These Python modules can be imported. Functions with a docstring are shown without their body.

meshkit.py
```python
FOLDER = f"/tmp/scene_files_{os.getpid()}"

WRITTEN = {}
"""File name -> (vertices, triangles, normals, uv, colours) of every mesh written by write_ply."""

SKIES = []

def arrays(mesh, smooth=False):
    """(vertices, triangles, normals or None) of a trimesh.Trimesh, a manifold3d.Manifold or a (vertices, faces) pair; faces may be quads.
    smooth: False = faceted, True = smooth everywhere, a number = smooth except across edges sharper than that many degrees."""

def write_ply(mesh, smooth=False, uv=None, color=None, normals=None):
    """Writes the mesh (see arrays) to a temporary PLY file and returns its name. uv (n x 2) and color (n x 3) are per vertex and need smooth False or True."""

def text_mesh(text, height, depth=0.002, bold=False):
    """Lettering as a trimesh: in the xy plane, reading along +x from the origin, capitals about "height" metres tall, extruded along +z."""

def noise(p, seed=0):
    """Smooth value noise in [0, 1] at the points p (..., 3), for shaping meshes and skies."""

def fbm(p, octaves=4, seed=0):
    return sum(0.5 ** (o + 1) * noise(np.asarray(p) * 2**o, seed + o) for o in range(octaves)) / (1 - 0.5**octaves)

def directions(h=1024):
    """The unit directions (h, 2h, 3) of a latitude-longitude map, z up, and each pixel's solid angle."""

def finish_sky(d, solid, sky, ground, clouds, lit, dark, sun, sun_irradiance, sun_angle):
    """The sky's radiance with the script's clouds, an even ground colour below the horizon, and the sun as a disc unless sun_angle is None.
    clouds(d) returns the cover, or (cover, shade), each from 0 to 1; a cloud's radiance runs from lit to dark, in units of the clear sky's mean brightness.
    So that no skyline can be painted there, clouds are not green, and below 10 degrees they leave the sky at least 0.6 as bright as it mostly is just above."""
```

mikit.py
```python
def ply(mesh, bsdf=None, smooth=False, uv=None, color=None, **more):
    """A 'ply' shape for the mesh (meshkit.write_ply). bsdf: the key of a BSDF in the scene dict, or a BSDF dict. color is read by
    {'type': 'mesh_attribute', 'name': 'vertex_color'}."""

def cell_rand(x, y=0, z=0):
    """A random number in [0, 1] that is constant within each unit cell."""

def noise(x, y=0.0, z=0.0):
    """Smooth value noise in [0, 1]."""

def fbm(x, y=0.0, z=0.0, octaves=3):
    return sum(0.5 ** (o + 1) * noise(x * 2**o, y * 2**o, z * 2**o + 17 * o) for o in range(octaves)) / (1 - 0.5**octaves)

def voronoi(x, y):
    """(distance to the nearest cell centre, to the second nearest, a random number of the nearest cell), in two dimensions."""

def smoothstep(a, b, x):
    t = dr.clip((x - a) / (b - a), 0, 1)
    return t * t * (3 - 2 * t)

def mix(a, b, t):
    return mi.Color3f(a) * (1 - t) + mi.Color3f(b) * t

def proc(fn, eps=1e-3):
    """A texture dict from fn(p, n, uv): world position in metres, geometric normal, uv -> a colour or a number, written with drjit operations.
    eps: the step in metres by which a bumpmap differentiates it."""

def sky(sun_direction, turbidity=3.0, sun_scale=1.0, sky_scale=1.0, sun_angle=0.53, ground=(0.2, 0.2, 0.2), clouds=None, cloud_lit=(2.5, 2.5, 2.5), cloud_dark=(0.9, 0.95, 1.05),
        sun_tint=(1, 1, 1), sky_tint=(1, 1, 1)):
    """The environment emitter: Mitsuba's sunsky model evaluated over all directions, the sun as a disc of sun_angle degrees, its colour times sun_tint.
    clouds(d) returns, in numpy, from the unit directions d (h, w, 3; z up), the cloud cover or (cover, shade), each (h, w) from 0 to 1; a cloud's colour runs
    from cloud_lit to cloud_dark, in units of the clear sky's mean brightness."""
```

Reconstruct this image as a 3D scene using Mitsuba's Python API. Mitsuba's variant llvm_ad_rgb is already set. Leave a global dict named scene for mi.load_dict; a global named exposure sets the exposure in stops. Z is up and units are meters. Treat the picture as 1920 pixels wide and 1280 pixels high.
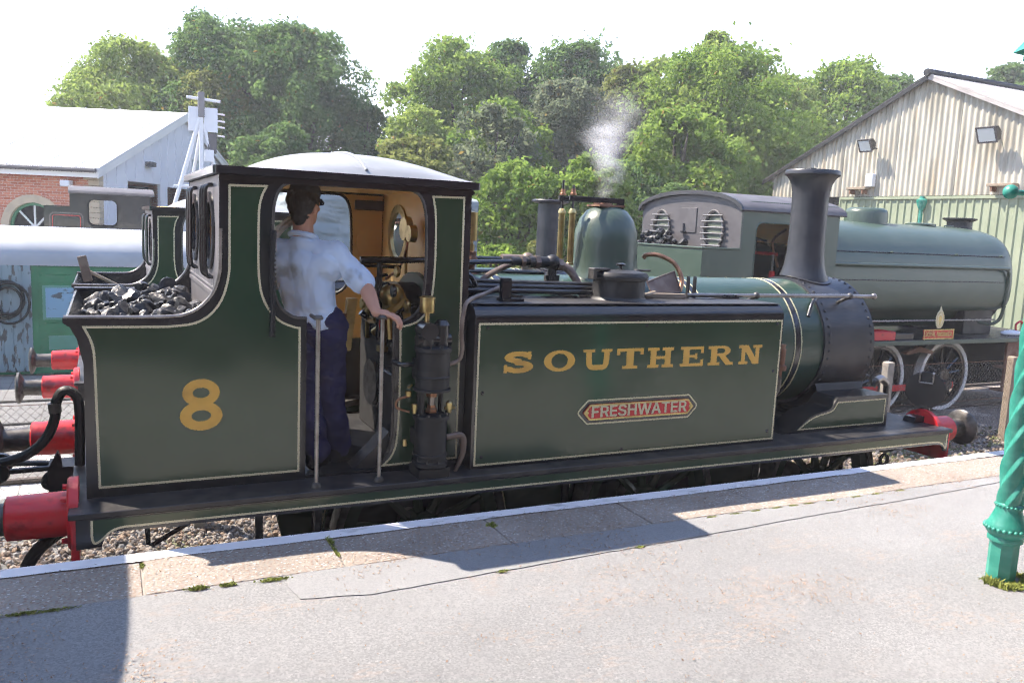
import math
import numpy as np, trimesh, drjit as dr, mitsuba as mi, mikit, meshkit
import manifold3d as m3
from shapely.geometry import Polygon, LineString, Point, box as sbox
from shapely.ops import unary_union
from shapely import affinity
from mikit import proc, noise, fbm, voronoi, cell_rand, smoothstep, mix

scene, labels = {}, {}
# ---------------------------------------------------------------- camera, light, exposure
F, YAW, PITCH, ROLL = 1560.5, 0.4564, -0.1379, 0.0459
EYE = np.array([-3.2484, -5.8937, 2.6884])
fw = np.array([math.sin(YAW)*math.cos(PITCH), math.cos(YAW)*math.cos(PITCH), math.sin(PITCH)])
rt = np.array([math.cos(YAW), -math.sin(YAW), 0.0])
up0 = np.cross(rt, fw)
up = -math.sin(ROLL)*rt + math.cos(ROLL)*up0
T = mi.ScalarTransform4f
scene['camera'] = {'type': 'perspective', 'fov': math.degrees(2*math.atan(960/F)), 'fov_axis': 'x', 'near_clip': 0.05, 'far_clip': 900.0,
                   'to_world': T().look_at(origin=EYE.tolist(), target=(EYE+fw).tolist(), up=up.tolist())}
def clouds(d):
    c = meshkit.fbm(d*np.array([3., 3., 6.])+5, 5)
    cover = .05+.75*np.clip((c-0.50)*2.6, 0, 1)
    low = np.clip(1.15-d[..., 2]*2.6, 0, 1)
    return np.maximum(cover, low), np.clip((c-0.5)*1.5, 0, 0.5)
scene['sky'] = mikit.sky((-0.55, 0.54, 1.0), turbidity=3, clouds=clouds, cloud_lit=(2.7, 2.8, 2.95), cloud_dark=(1.7, 1.75, 1.85),
                         sun_tint=(.94, .99, 1.11), sky_tint=(.90, 1.0, 1.22))
exposure = 3.08

# ---------------------------------------------------------------- materials
def mat(key, col, rough=0.6, metal=0.0, coat=0.0, spec=0.5, bump=None, scale=0.002, sheen=0.0, cgloss=0.95):
    base = {'type': 'rgb', 'value': list(col)} if isinstance(col, (tuple, list)) else (col if isinstance(col, dict) else proc(col))
    b = {'type': 'principled', 'base_color': base, 'roughness': rough if not callable(rough) else proc(rough), 'metallic': metal, 'specular': spec}
    if coat: b.update(clearcoat=coat, clearcoat_gloss=cgloss)
    if sheen: b.update(sheen=sheen)
    if bump: b = {'type': 'bumpmap', 'arbitrary': proc(bump), 'scale': scale, 'bsdf': b}
    scene[key] = {'type': 'twosided', 'bsdf': b}
VC = {'type': 'mesh_attribute', 'name': 'vertex_color'}
def grime(c1, c2, s=3.0, lo=0.35, hi=0.75):
    return lambda p, n, uv: mix(c1, c2, smoothstep(lo, hi, fbm(p.x*s, p.y*s, p.z*s, 4)))
mat('m_green', grime((.016, .043, .019), (.021, .050, .023), 2.0), lambda p, n, uv: .11+.12*fbm(p.x*1.7, p.y*2, p.z*2.3, 4), coat=1.0, cgloss=0.97, bump=lambda p, n, uv: fbm(p.x*2.6, p.y*2.6, p.z*2.6, 2), scale=0.006)
mat('m_green_dull', grime((.049, .078, .058), (.058, .087, .066), 1.5), 0.34, coat=0.7, cgloss=0.9)
mat('m_green_boiler', grime((.026, .058, .042), (.032, .066, .048), 2.0), 0.33, coat=1.0, cgloss=0.95)  # paler copy of m_green, sky sheen on the barrel put into the colour
mat('m_black', grime((.009, .010, .013), (.013, .014, .017), 5), lambda p, n, uv: .16+.14*fbm(p.x*5, p.y*5, p.z*5, 3), coat=0.6, cgloss=0.95, spec=0.75)
mat('m_smokebox', grime((.026, .028, .034), (.036, .037, .043), 5), lambda p, n, uv: .30+.16*fbm(p.x*5, p.y*5, p.z*5, 3), spec=0.6)
mat('m_pane_dull', grime((.13, .16, .13), (.22, .24, .20), 5), 0.15)
mat('m_black_matt', grime((.012, .0125, .015), (.022, .022, .023), 6), 0.5)
mat('m_plate', grime((.022, .022, .026), (.045, .042, .04), 7), 0.42)
mat('m_grey', grime((.085, .08, .085), (.10, .095, .10), 4), 0.5, coat=0.3)
mat('m_roof', grime((.31, .325, .34), (.25, .265, .28), 4), 0.45)
mat('m_cream', (.58, .53, .36), 0.45)
mat('m_gold', lambda p, n, uv: mix((.66, .39, .08), (.52, .30, .07), smoothstep(.45, .75, fbm(p.x*9, p.y*9, p.z*9, 4))), 0.45)
mat('m_red', lambda p, n, uv: mix((.54, .020, .028), (.26, .022, .026), smoothstep(.52, .75, fbm(p.x*11, p.y*11, p.z*11, 4))), lambda p, n, uv: .22+.3*fbm(p.x*9, p.y*9, p.z*9, 3), coat=0.5)
mat('m_steel', grime((.38, .36, .34), (.26, .24, .22), 25), 0.38, metal=0.9)
mat('m_dark_steel', grime((.12, .115, .11), (.07, .065, .06), 20), 0.42, metal=0.7)
mat('m_brass', grime((.55, .44, .20), (.36, .28, .12), 14), 0.32, metal=1.0)
mat('m_copper', grime((.45, .24, .14), (.22, .12, .08), 18), 0.4, metal=0.9)
mat('m_ochre', grime((.80, .54, .21), (.70, .43, .14), 3), 0.45, coat=0.2)
mat('m_grey_light', grime((.16, .155, .165), (.19, .18, .19), 4), 0.4, coat=0.4)  # lighter than m_grey: sunlit look of the cab rear sheet put into the colour
mat('m_rail', grime((.07, .055, .048), (.11, .09, .08), 9), 0.7)
mat('m_wire', (.11, .10, .095), 0.6, metal=0.3)
mat('m_pipe', grime((.15, .11, .09), (.24, .19, .16), 12), 0.5, metal=0.3)
mat('m_sleeper', grime((.07, .06, .052), (.11, .095, .085), 8), 0.9)
mat('m_coal', grime((.020, .021, .025), (.050, .051, .057), 12), 0.42, bump=lambda p, n, uv: fbm(p.x*60, p.y*60, p.z*60, 3), scale=0.004)
mat('m_rubber', (.014, .015, .017), 0.5)
mat('m_white', (.72, .72, .70), 0.5)
mat('m_rust', grime((.16, .075, .045), (.25, .15, .10), 9), 0.8)
mat('m_wood', lambda p, n, uv: mix((.22, .17, .12), (.33, .28, .22), fbm(p.x*6, p.y*60, p.z*60, 3)), 0.8)
mat('m_shovel', grime((.16, .11, .09), (.24, .18, .15), 10), 0.5, metal=0.4)
mat('m_teal', lambda p, n, uv: mix((.028, .23, .175), (.05, .29, .225), smoothstep(.4, .7, fbm(p.x*9, p.y*9, p.z*14, 4))), 0.4, coat=0.5)
mat('m_skin', (.50, .27, .19), 0.5)
mat('m_hair', lambda p, n, uv: mix((.013, .010, .009), (.028, .021, .017), noise(p.x*160, p.y*160, p.z*30)), 0.55)
mat('m_cap', (.014, .014, .017), 0.6)
def shirt_c(p, n, uv):
    base = mix((.52, .66, .86), (.58, .72, .90), fbm(p.x*7, p.y*7, p.z*7, 3))
    st = smoothstep(.56, .74, fbm(p.x*9+3, p.y*5, p.z*6, 4)) * smoothstep(2.55, 2.35, p.z)
    return mix(base, (.13, .135, .14), 0.5*st)
mat('m_shirt', shirt_c, 0.9, sheen=0.3, bump=lambda p, n, uv: fbm(p.x*14, p.y*14, p.z*9, 3), scale=0.03)
mat('m_trousers', grime((.018, .017, .06), (.03, .028, .085), 6), 0.9, sheen=0.2, bump=lambda p, n, uv: fbm(p.x*16, p.y*16, p.z*10, 3), scale=0.025)
mat('m_cloth', (.75, .74, .70), 0.9)
mat('m_tarp', grime((.24, .28, .29), (.30, .34, .35), 2.5), 0.6, bump=lambda p, n, uv: fbm(p.x*1.5+p.z*2, p.y*2, p.z*5, 3), scale=0.12)
scene['m_glass'] = {'type': 'thindielectric'}
def asphalt_c(p, n, uv):
    d1, d2, w = voronoi(p.x*130, p.y*130)
    c = mix((.176, .179, .181), (.254, .257, .258), w) * (0.80+0.36*fbm(p.x*.9, p.y*1.3, 2, 5))
    deb = smoothstep(.52, .72, fbm(p.x*2.6+7, p.y*4.2, 0, 4)) * smoothstep(.52, .66, noise(p.x*34+9, p.y*75, 1))
    c = mix(c, mix((.27, .19, .14), (.38, .31, .26), cell_rand(dr.floor(p.x*34), dr.floor(p.y*75), 2)), deb*0.3)
    sp = smoothstep(.96, .98, cell_rand(dr.floor(p.x*90), dr.floor(p.y*90), 4))
    return mix(c, (.42, .415, .41), sp*0.25)
mat('m_asphalt', asphalt_c, 0.85, bump=lambda p, n, uv: voronoi(p.x*130, p.y*130)[0]+2.0*fbm(p.x*4, p.y*4, 0, 3), scale=0.002)
def patch_c(p, n, uv):
    d1, d2, w = voronoi(p.x*140, p.y*140)
    return mix((.20, .205, .21), (.255, .258, .26), w) * (0.85+0.3*fbm(p.x*2, p.y*2, 5, 4))
mat('m_patch', patch_c, 0.85)
def coping_c(p, n, uv):
    d1, d2, w = voronoi(p.x*62, p.y*62)
    st = mix(mix((.24, .17, .13), (.38, .33, .28), w), (.48, .46, .43), smoothstep(.85, .92, w))
    c = mix(st, (.27, .25, .225), smoothstep(.28, .5, d1))
    return c * (0.75+0.45*fbm(p.x*2.4, p.y*2.4, 0, 4))
mat('m_coping', coping_c, 0.8, bump=lambda p, n, uv: -voronoi(p.x*62, p.y*62)[0], scale=0.006)
mat('m_white_edge', lambda p, n, uv: mix((.78, .785, .80), (.50, .50, .49), smoothstep(.58, .78, fbm(p.x*5, p.y*14, 0, 5))), 0.6)
mat('m_brick_face', grime((.30, .27, .24), (.22, .19, .17), 2), 0.85)
def yard_c(p, n, uv):
    base = mix((.13, .13, .13), (.22, .218, .21), fbm(p.x*.9, p.y*1.6, 0, 5))
    pale = smoothstep(.60, .68, fbm(p.x*1.3+4, p.y*1.9, 3, 4))*smoothstep(2.9, 3.5, p.y)*smoothstep(6.6, 6., p.y)
    gx = dr.abs(p.x*1.7-dr.floor(p.x*1.7)-.5); gy = dr.abs(p.y*2.4-dr.floor(p.y*2.4)-.5)
    lines = dr.maximum(smoothstep(.475, .495, gx), smoothstep(.47, .49, gy))*smoothstep(3.0, 3.1, p.y)*smoothstep(2.0, 1.0, p.x)
    earth = smoothstep(2.0, 5.0, p.x)
    c = mix(mix(base, (.62, .61, .59), pale*0.8), (.10, .09, .085), lines*0.7)
    grit = mix((.08, .06, .05), (.22, .18, .15), noise(p.x*30, p.y*30, 0))
    c = mix(c, grit, earth*0.75)
    moss = smoothstep(.55, .7, fbm(p.x*1.5, p.y*1.5, 9, 4))*smoothstep(3., 2., p.y)
    return mix(c, (.16, .18, .06), moss*0.6)
mat('m_yard', yard_c, 0.9, bump=lambda p, n, uv: noise(p.x*40, p.y*40, 0), scale=0.01)
mat('m_ballast', VC, 0.9)
mat('m_leafstuff', VC, 0.7)
mat('m_bark', grime((.07, .055, .045), (.13, .11, .09), 5), 0.9)
scene['m_leaf'] = {'type': 'principledthin', 'base_color': VC, 'roughness': 0.5, 'diff_trans': 1.25, 'spec_trans': 0.0}
mat('m_brick', grime((.42, .15, .10), (.33, .12, .085), 3), 0.85)
mat('m_mortar', (.42, .36, .32), 0.9)
mat('m_buff', grime((.50, .42, .30), (.42, .36, .26), 4), 0.85)
mat('m_shed_white', grime((.66, .68, .72), (.60, .63, .68), .4), 0.6)
mat('m_roof_white', grime((.72, .72, .72), (.64, .64, .64), .7), 0.6)
mat('m_asbestos', lambda p, n, uv: mix(mix((.44, .425, .365), (.30, .285, .235), smoothstep(.35, .75, fbm(p.x*2, p.y*5, p.z*.7, 5))), (.46, .34, .20), 0.35*smoothstep(.60, .76, fbm(p.y*9, p.z*1.2, 3, 4))), 0.85)
mat('m_cladding', grime((.25, .295, .20), (.30, .34, .24), 1.2), 0.55)
mat('m_shed_roof', grime((.40, .38, .37), (.30, .28, .28), 2), 0.85)
mat('m_dark', (.012, .012, .012), 0.9)
mat('m_coach_green', grime((.035, .17, .085), (.05, .22, .11), 2.5), 0.5, coat=0.2)
mat('m_coach_pale', grime((.10, .27, .20), (.13, .30, .23), 4), 0.5)
mat('m_coach_roof', grime((.36, .385, .42), (.30, .325, .36), 1.5), 0.55)
mat('m_blue_wood', lambda p, n, uv: mix(mix((.17, .24, .28), (.26, .33, .36), fbm(p.x*9, p.y*9, p.z*2, 4)), (.10, .10, .10), smoothstep(.55, .66, fbm(p.x*22, p.y*9, p.z*5, 4))), 0.75)
mat('m_blue_glass', lambda p, n, uv: mix((.20, .36, .50), (.10, .13, .15), smoothstep(.58, .66, fbm(p.x*6, p.y*6, p.z*9, 4))), 0.25)  # blue reflection put into the pane colour, broken by dark peeling patches
mat('m_concrete', grime((.36, .33, .28), (.27, .25, .22), 8), 0.9)
mat('m_canopy', (.20, .20, .19), 0.8)
mat('m_lamp_glass', (.55, .60, .62), 0.15)
mat('m_moss', VC, 0.9)

# ---------------------------------------------------------------- mesh helpers
cat = trimesh.util.concatenate
def box(x0, x1, y0, y1, z0, z1):
    b = trimesh.creation.box((x1-x0, y1-y0, z1-z0)); b.apply_translation(((x0+x1)/2, (y0+y1)/2, (z0+z1)/2)); return b
def rbox(x0, x1, y0, y1, z0, z1, r=0.01):
    s = [m3.Manifold.cube((x1-x0-2*a, y1-y0-2*b, z1-z0-2*c)).translate((x0+a, y0+b, z0+c)) for a, b, c in ((0, r, r), (r, 0, r), (r, r, 0))]
    m = m3.Manifold.batch_hull(s).to_mesh(); return trimesh.Trimesh(m.vert_properties[:, :3], m.tri_verts)
def ext(poly, h):
    gs = getattr(poly, 'geoms', [poly])
    return cat([trimesh.creation.extrude_polygon(g, h, engine='earcut') for g in gs if g.geom_type == 'Polygon' and g.area > 1e-7])
RY = np.array([[1, 0, 0, 0], [0, 0, -1, 0], [0, 1, 0, 0], [0, 0, 0, 1.]])
RX = np.array([[0, 0, 1, 0], [1, 0, 0, 0], [0, 1, 0, 0], [0, 0, 0, 1.]])
def prism_y(poly, y0, y1):           # polygon in x,z
    m = ext(poly, y1-y0); m.apply_transform(RY); m.apply_translation((0, y1, 0)); return m
def prism_x(poly, x0, x1):           # polygon in y,z
    m = ext(poly, x1-x0); m.apply_transform(RX); m.apply_translation((x0, 0, 0)); return m
def prism_z(poly, z0, z1):
    m = ext(poly, z1-z0); m.apply_translation((0, 0, z0)); return m
def lathe(prof, c=(0, 0, 0), axis='z', n=40):
    m = trimesh.creation.revolve(np.array(prof, float), sections=n)
    if axis == 'x': m.apply_transform(RX)
    if axis == 'y': m.apply_transform(np.array([[0, 1, 0, 0], [0, 0, 1, 0], [1, 0, 0, 0], [0, 0, 0, 1.]]))
    m.fix_normals(); m.apply_translation(c); return m
def cyl(r, a, b, n=20):
    return trimesh.creation.cylinder(radius=r, segment=np.array([a, b], float), sections=n)
def ring(r0, r1, h, c, axis='z', n=40):
    return lathe([(r0, 0), (r1, 0), (r1, h), (r0, h), (r0, 0)], c, axis, n)
def smooth_path(pts, k=6):
    p = np.array(pts, float); out = []
    q = np.vstack([2*p[0]-p[1], p, 2*p[-1]-p[-2]])
    for i in range(1, len(q)-2):
        for t in np.linspace(0, 1, k, endpoint=False):
            a, b, c, d = q[i-1:i+3]
            out.append(.5*((2*b)+(-a+c)*t+(2*a-5*b+4*c-d)*t*t+(-a+3*b-3*c+d)*t**3))
    return np.array(out+[p[-1]])
def tube(pts, r, n=9, curve=True, k=6):
    p = smooth_path(pts, k) if curve and len(pts) > 2 else np.array(pts, float)
    r = np.broadcast_to(np.asarray(r, float), (len(p),)) if np.ndim(r) == 0 or len(np.atleast_1d(r)) == len(p) else np.interp(np.linspace(0, 1, len(p)), np.linspace(0, 1, len(r)), r)
    t = np.gradient(p, axis=0); t /= np.linalg.norm(t, axis=1, keepdims=True)+1e-12
    a = np.array([0, 0, 1.]) if abs(t[0][2]) < .9 else np.array([1., 0, 0])
    V = []; u = np.cross(t[0], a); u /= np.linalg.norm(u)
    for i in range(len(p)):
        u = u-t[i]*(u@t[i]); u /= np.linalg.norm(u)+1e-12; w = np.cross(t[i], u)
        th = np.arange(n)*2*np.pi/n
        V.append(p[i]+r[i]*(np.cos(th)[:, None]*u+np.sin(th)[:, None]*w))
    V = np.vstack(V+[p[:1], p[-1:]]); fcs = []
    for i in range(len(p)-1):
        for j in range(n):
            A, B, C, D = i*n+j, i*n+(j+1) % n, (i+1)*n+j, (i+1)*n+(j+1) % n
            fcs += [(A, B, D), (A, D, C)]
    e = len(p)*n
    for j in range(n):
        fcs += [(e, (j+1) % n, j), (e+1, (len(p)-1)*n+j, (len(p)-1)*n+(j+1) % n)]
    return trimesh.Trimesh(V, np.array(fcs), process=False)
def grid_mesh(P):                    # P (a,b,3) -> mesh
    a, b = P.shape[:2]; i = np.arange(a*b).reshape(a, b)
    q = np.stack([i[:-1, :-1], i[1:, :-1], i[1:, 1:], i[:-1, 1:]], -1).reshape(-1, 4)
    return trimesh.Trimesh(P.reshape(-1, 3), np.vstack([q[:, [0, 1, 2]], q[:, [0, 2, 3]]]), process=False)
used = set()
def key_of(base):
    if base not in used and base not in scene:
        used.add(base); return base
    i = 1
    while f'{base}_{i:03d}' in used: i += 1
    k = f'{base}_{i:03d}'; used.add(k); return k
def tag(k, label=None, category=None, group=None, kind=None):
    d = labels.setdefault(k, {})
    for a, b in (('label', label), ('category', category), ('group', group), ('kind', kind)):
        if b: d[a] = b
    return k
def put(key, mesh, m, smooth=False, **kw):
    k = key_of(key); scene[k] = mikit.ply(mesh, m, smooth, **kw); return k
def pieces(mesh, gap=.004):          # the clusters of touching components of a mesh
    cc = trimesh.graph.connected_components(mesh.face_adjacency, nodes=np.arange(len(mesh.faces)), min_len=1)
    if len(cc) == 1 or len(cc) > 400: return [mesh]
    tri = mesh.triangles; lo = np.array([tri[c_].reshape(-1, 3).min(0) for c_ in cc])-gap; hi = np.array([tri[c_].reshape(-1, 3).max(0) for c_ in cc])+gap
    lab = np.arange(len(cc)); hit = np.all((lo[:, None] <= hi[None]) & (hi[:, None] >= lo[None]), -1)
    for _ in range(len(cc)):
        new = np.array([lab[hit[i]].min() for i in range(len(cc))])
        if (new == lab).all(): break
        lab = new
    if len(set(lab)) == 1: return [mesh]
    return [mesh.submesh([np.concatenate([cc[i] for i in range(len(cc)) if lab[i] == l_])], append=True, repair=False) for l_ in sorted(set(lab))]
class Thing:
    def __init__(self, base, label, category, group=None, off=(0, 0, 0)):
        self.k = key_of(base); self.off = np.array(off, float); tag(self.k, label, category, group)
    def p(self, part, mesh, m, smooth=False, label=None, stuff=False, **kw):
        mesh = mesh.copy(); mesh.apply_translation(self.off)
        if not stuff and not kw and smooth is not True:
            g = pieces(mesh)
            if len(g) > 14: stuff = True
            elif len(g) > 1: return [self.p1(part, q, m, smooth, label, False) for q in g][0]
        return self.p1(part, mesh, m, smooth, label, stuff, **kw)
    def p1(self, part, mesh, m, smooth, label, stuff, **kw):
        k = put(f'{self.k}__{part}', mesh, m, smooth, **kw)
        if label: tag(k, label)
        if stuff: tag(k, kind='stuff')
        return k.split('__', 1)[1]
def frame_of(poly, w, inset=0.0):    # a strip of width w along the outline
    a = poly.buffer(-inset, join_style=2) if inset else poly
    return a.difference(a.buffer(-w, join_style=2))
# ---------------------------------------------------------------- lettering built from outlines
def chaikin(pts, it=2):
    p = np.array(pts, float)
    for _ in range(it):
        a, b = p[:-1], p[1:]
        p = np.vstack([p[:1], np.stack([.75*a+.25*b, .25*a+.75*b], 1).reshape(-1, 2), p[-1:]])
    return p
def ell(cx, cy, rx, ry): return affinity.scale(Point(cx, cy).buffer(1, 24), rx, ry, origin=(cx, cy))
def fit(g, x0, x1, z0, z1):
    a, b, c, d = g.bounds; g = affinity.translate(g, -a, -b)
    return affinity.translate(affinity.scale(g, (x1-x0)/(c-a), (z1-z0)/(d-b), origin=(0, 0)), x0, z0)
def slab(ch):
    st, se, w = .27, .15, 1.15
    bar = lambda x0, x1, y0, y1: sbox(x0, y0, x1, y1)
    def stem(x, ext_=.13, top=True, bot=True):
        p = [bar(x, x+st, 0, 1)]
        if bot: p.append(bar(x-ext_, x+st+ext_, 0, se))
        if top: p.append(bar(x-ext_, x+st+ext_, 1-se, 1))
        return p
    if ch == 'O': return ell(0, .5, .68, .52).difference(ell(0, .5, .36, .36))
    if ch == 'S':
        a = [(math.cos(math.radians(t))*.42, .75+math.sin(math.radians(t))*.18) for t in range(25, 271, 15)]
        b = [(math.cos(math.radians(t))*.46, .26+math.sin(math.radians(t))*.20) for t in range(90, -156, -15)]
        g = affinity.scale(LineString([(x/1.5, y) for x, y in a+b]).buffer(.125, 12), 1.5, 1, origin=(0, 0))
        return unary_union([g, bar(.40, .54, .62, 1.04), bar(-.62, -.48, -.04, .38)])
    if ch == 'U':
        u = LineString(chaikin([(0, 1), (0, .35), (.08, .06), (.42, .06), (.78, .06), (.86, .35), (.86, 1)], 3)).buffer(.135, cap_style=2)
        return unary_union([u.intersection(sbox(-1, -.08, 2, 1)), bar(-.28, .28, 1-se, 1), bar(.60, 1.12, 1-se, 1)])
    if ch == 'T': return unary_union([bar(.0, 1.1, 1-se, 1), bar(0, .13, .68, 1), bar(.97, 1.1, .68, 1)] + [bar(.40, .70, 0, 1), bar(.24, .86, 0, se)])
    if ch == 'H': return unary_union(stem(.1)+stem(.78)+[bar(.1, 1, .43, .57)])
    if ch == 'E': return unary_union(stem(.1)+[bar(.1, 1., 0, se), bar(.1, 1., 1-se, 1), bar(.1, .72, .44, .57), bar(.62, .72, .36, .65), bar(.88, 1., 0, .34), bar(.88, 1., .66, 1)])
    if ch == 'R':
        bowl = ell(.62, .74, .36, .26).union(sbox(.2, .48, .62, 1)); hole = ell(.60, .74, .13, .13).union(sbox(.37, .61, .60, .87))
        leg = Polygon([(.45, .5), (.75, .5), (1.0, se), (1.12, se), (1.12, 0), (.80, 0)])
        return unary_union(stem(.1)+[bowl, leg]).difference(hole)
    if ch == 'N': return unary_union([bar(.12, .30, 0, 1), bar(0, .44, 0, se), bar(-.02, .3, 1-se, 1), bar(.82, 1.0, 0, 1), bar(.68, 1.14, 1-se, 1), Polygon([(.12, 1), (.44, 1), (1.0, 0), (.70, 0)])])
    if ch == '8':
        return unary_union([ell(0, .74, .42, .28), ell(0, .27, .48, .30)]).difference(unary_union([ell(0, .74, .19, .105), ell(0, .27, .22, .115)]))
def text_y(t, h, x0, x1, z0, y, d, m=None):   # block letters on a plane facing -y
    g = meshkit.text_mesh(t, h, d, bold=True); b = g.bounds
    g.apply_translation((-b[0][0], -b[0][1], 0)); g.apply_scale(1); s = (x1-x0)/(b[1][0]-b[0][0]); g.vertices[:, 0] *= s
    g.apply_transform(RY); g.apply_translation((x0, y, z0)); return g

# ---------------------------------------------------------------- the small tank engines (rail top at z = 0, front towards +x)
SIDE = [(-1.135, 1.092), (-1.135, 2.905), (-2.67, 2.905), (-2.67, 2.45)] + list(map(tuple, chaikin([(-2.67, 2.45), (-2.675, 2.33), (-2.72, 2.20), (-2.83, 2.105), (-2.98, 2.092)]))) + [(-3.465, 2.096), (-3.465, 2.07)] + list(map(tuple, chaikin([(-3.465, 2.07), (-3.41, 2.03), (-3.375, 1.94), (-3.37, 1.84)]))) + [(-3.37, 1.092)]
DOOR = [(-2.175, 1.0), (-2.175, 2.06)] + list(map(tuple, chaikin([(-2.175, 2.083), (-2.27, 2.09), (-2.36, 2.18), (-2.378, 2.36), (-2.378, 2.60), (-2.372, 2.78), (-2.31, 2.885), (-2.14, 2.89), (-1.68, 2.89), (-1.50, 2.88), (-1.44, 2.78), (-1.43, 2.55), (-1.43, 2.32), (-1.455, 2.13), (-1.55, 2.065), (-1.632, 2.055)], 3))) + list(map(tuple, chaikin([(-1.63, 1.95), (-1.625, 1.5), (-1.625, 1.27), (-1.70, 1.13), (-1.80, 1.092)]))) + [(-1.80, 1.0)]
PANEL_R = [(-2.623, 2.848), (-2.404, 2.855)] + list(map(tuple, chaikin([(-2.404, 2.855), (-2.448, 2.76), (-2.452, 2.60), (-2.452, 2.35), (-2.43, 2.20), (-2.35, 2.08), (-2.24, 2.034), (-2.211, 2.034)]))) + [(-2.211, 1.143), (-3.311, 1.143)] + list(map(tuple, chaikin([(-3.322, 1.83), (-3.327, 1.95), (-3.375, 2.052)]))) + list(map(tuple, chaikin([(-2.95, 2.05), (-2.78, 2.065), (-2.67, 2.17), (-2.625, 2.33), (-2.624, 2.45)])))
PANEL_F = [(-1.406, 2.851), (-1.182, 2.857), (-1.174, 1.14), (-1.70, 1.128)] + list(map(tuple, chaikin([(-1.70, 1.128), (-1.61, 1.21), (-1.59, 1.40), (-1.592, 1.9), (-1.597, 2.028)]))) + list(map(tuple, chaikin([(-1.597, 2.03), (-1.47, 2.06), (-1.40, 2.16), (-1.378, 2.35), (-1.378, 2.62), (-1.385, 2.76), (-1.406, 2.851)])))[:-1]
side_p = Polygon(SIDE).buffer(0).difference(Polygon(DOOR).buffer(0))
pr_, pf_ = Polygon(PANEL_R).buffer(0), Polygon(PANEL_F).buffer(0)
lw = 0.013
VAL = [(-3.42, .895), (-3.30, .90)] + list(map(tuple, chaikin([(-3.30, .90), (-3.27, .98), (-3.20, .975), (-3.10, .975)]))) + [(3.10, .965)] + list(map(tuple, chaikin([(3.10, .965), (3.26, .965), (3.33, .95), (3.36, .90)]))) + [(3.40, .895), (3.40, 1.058), (-3.42, 1.058)]
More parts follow.
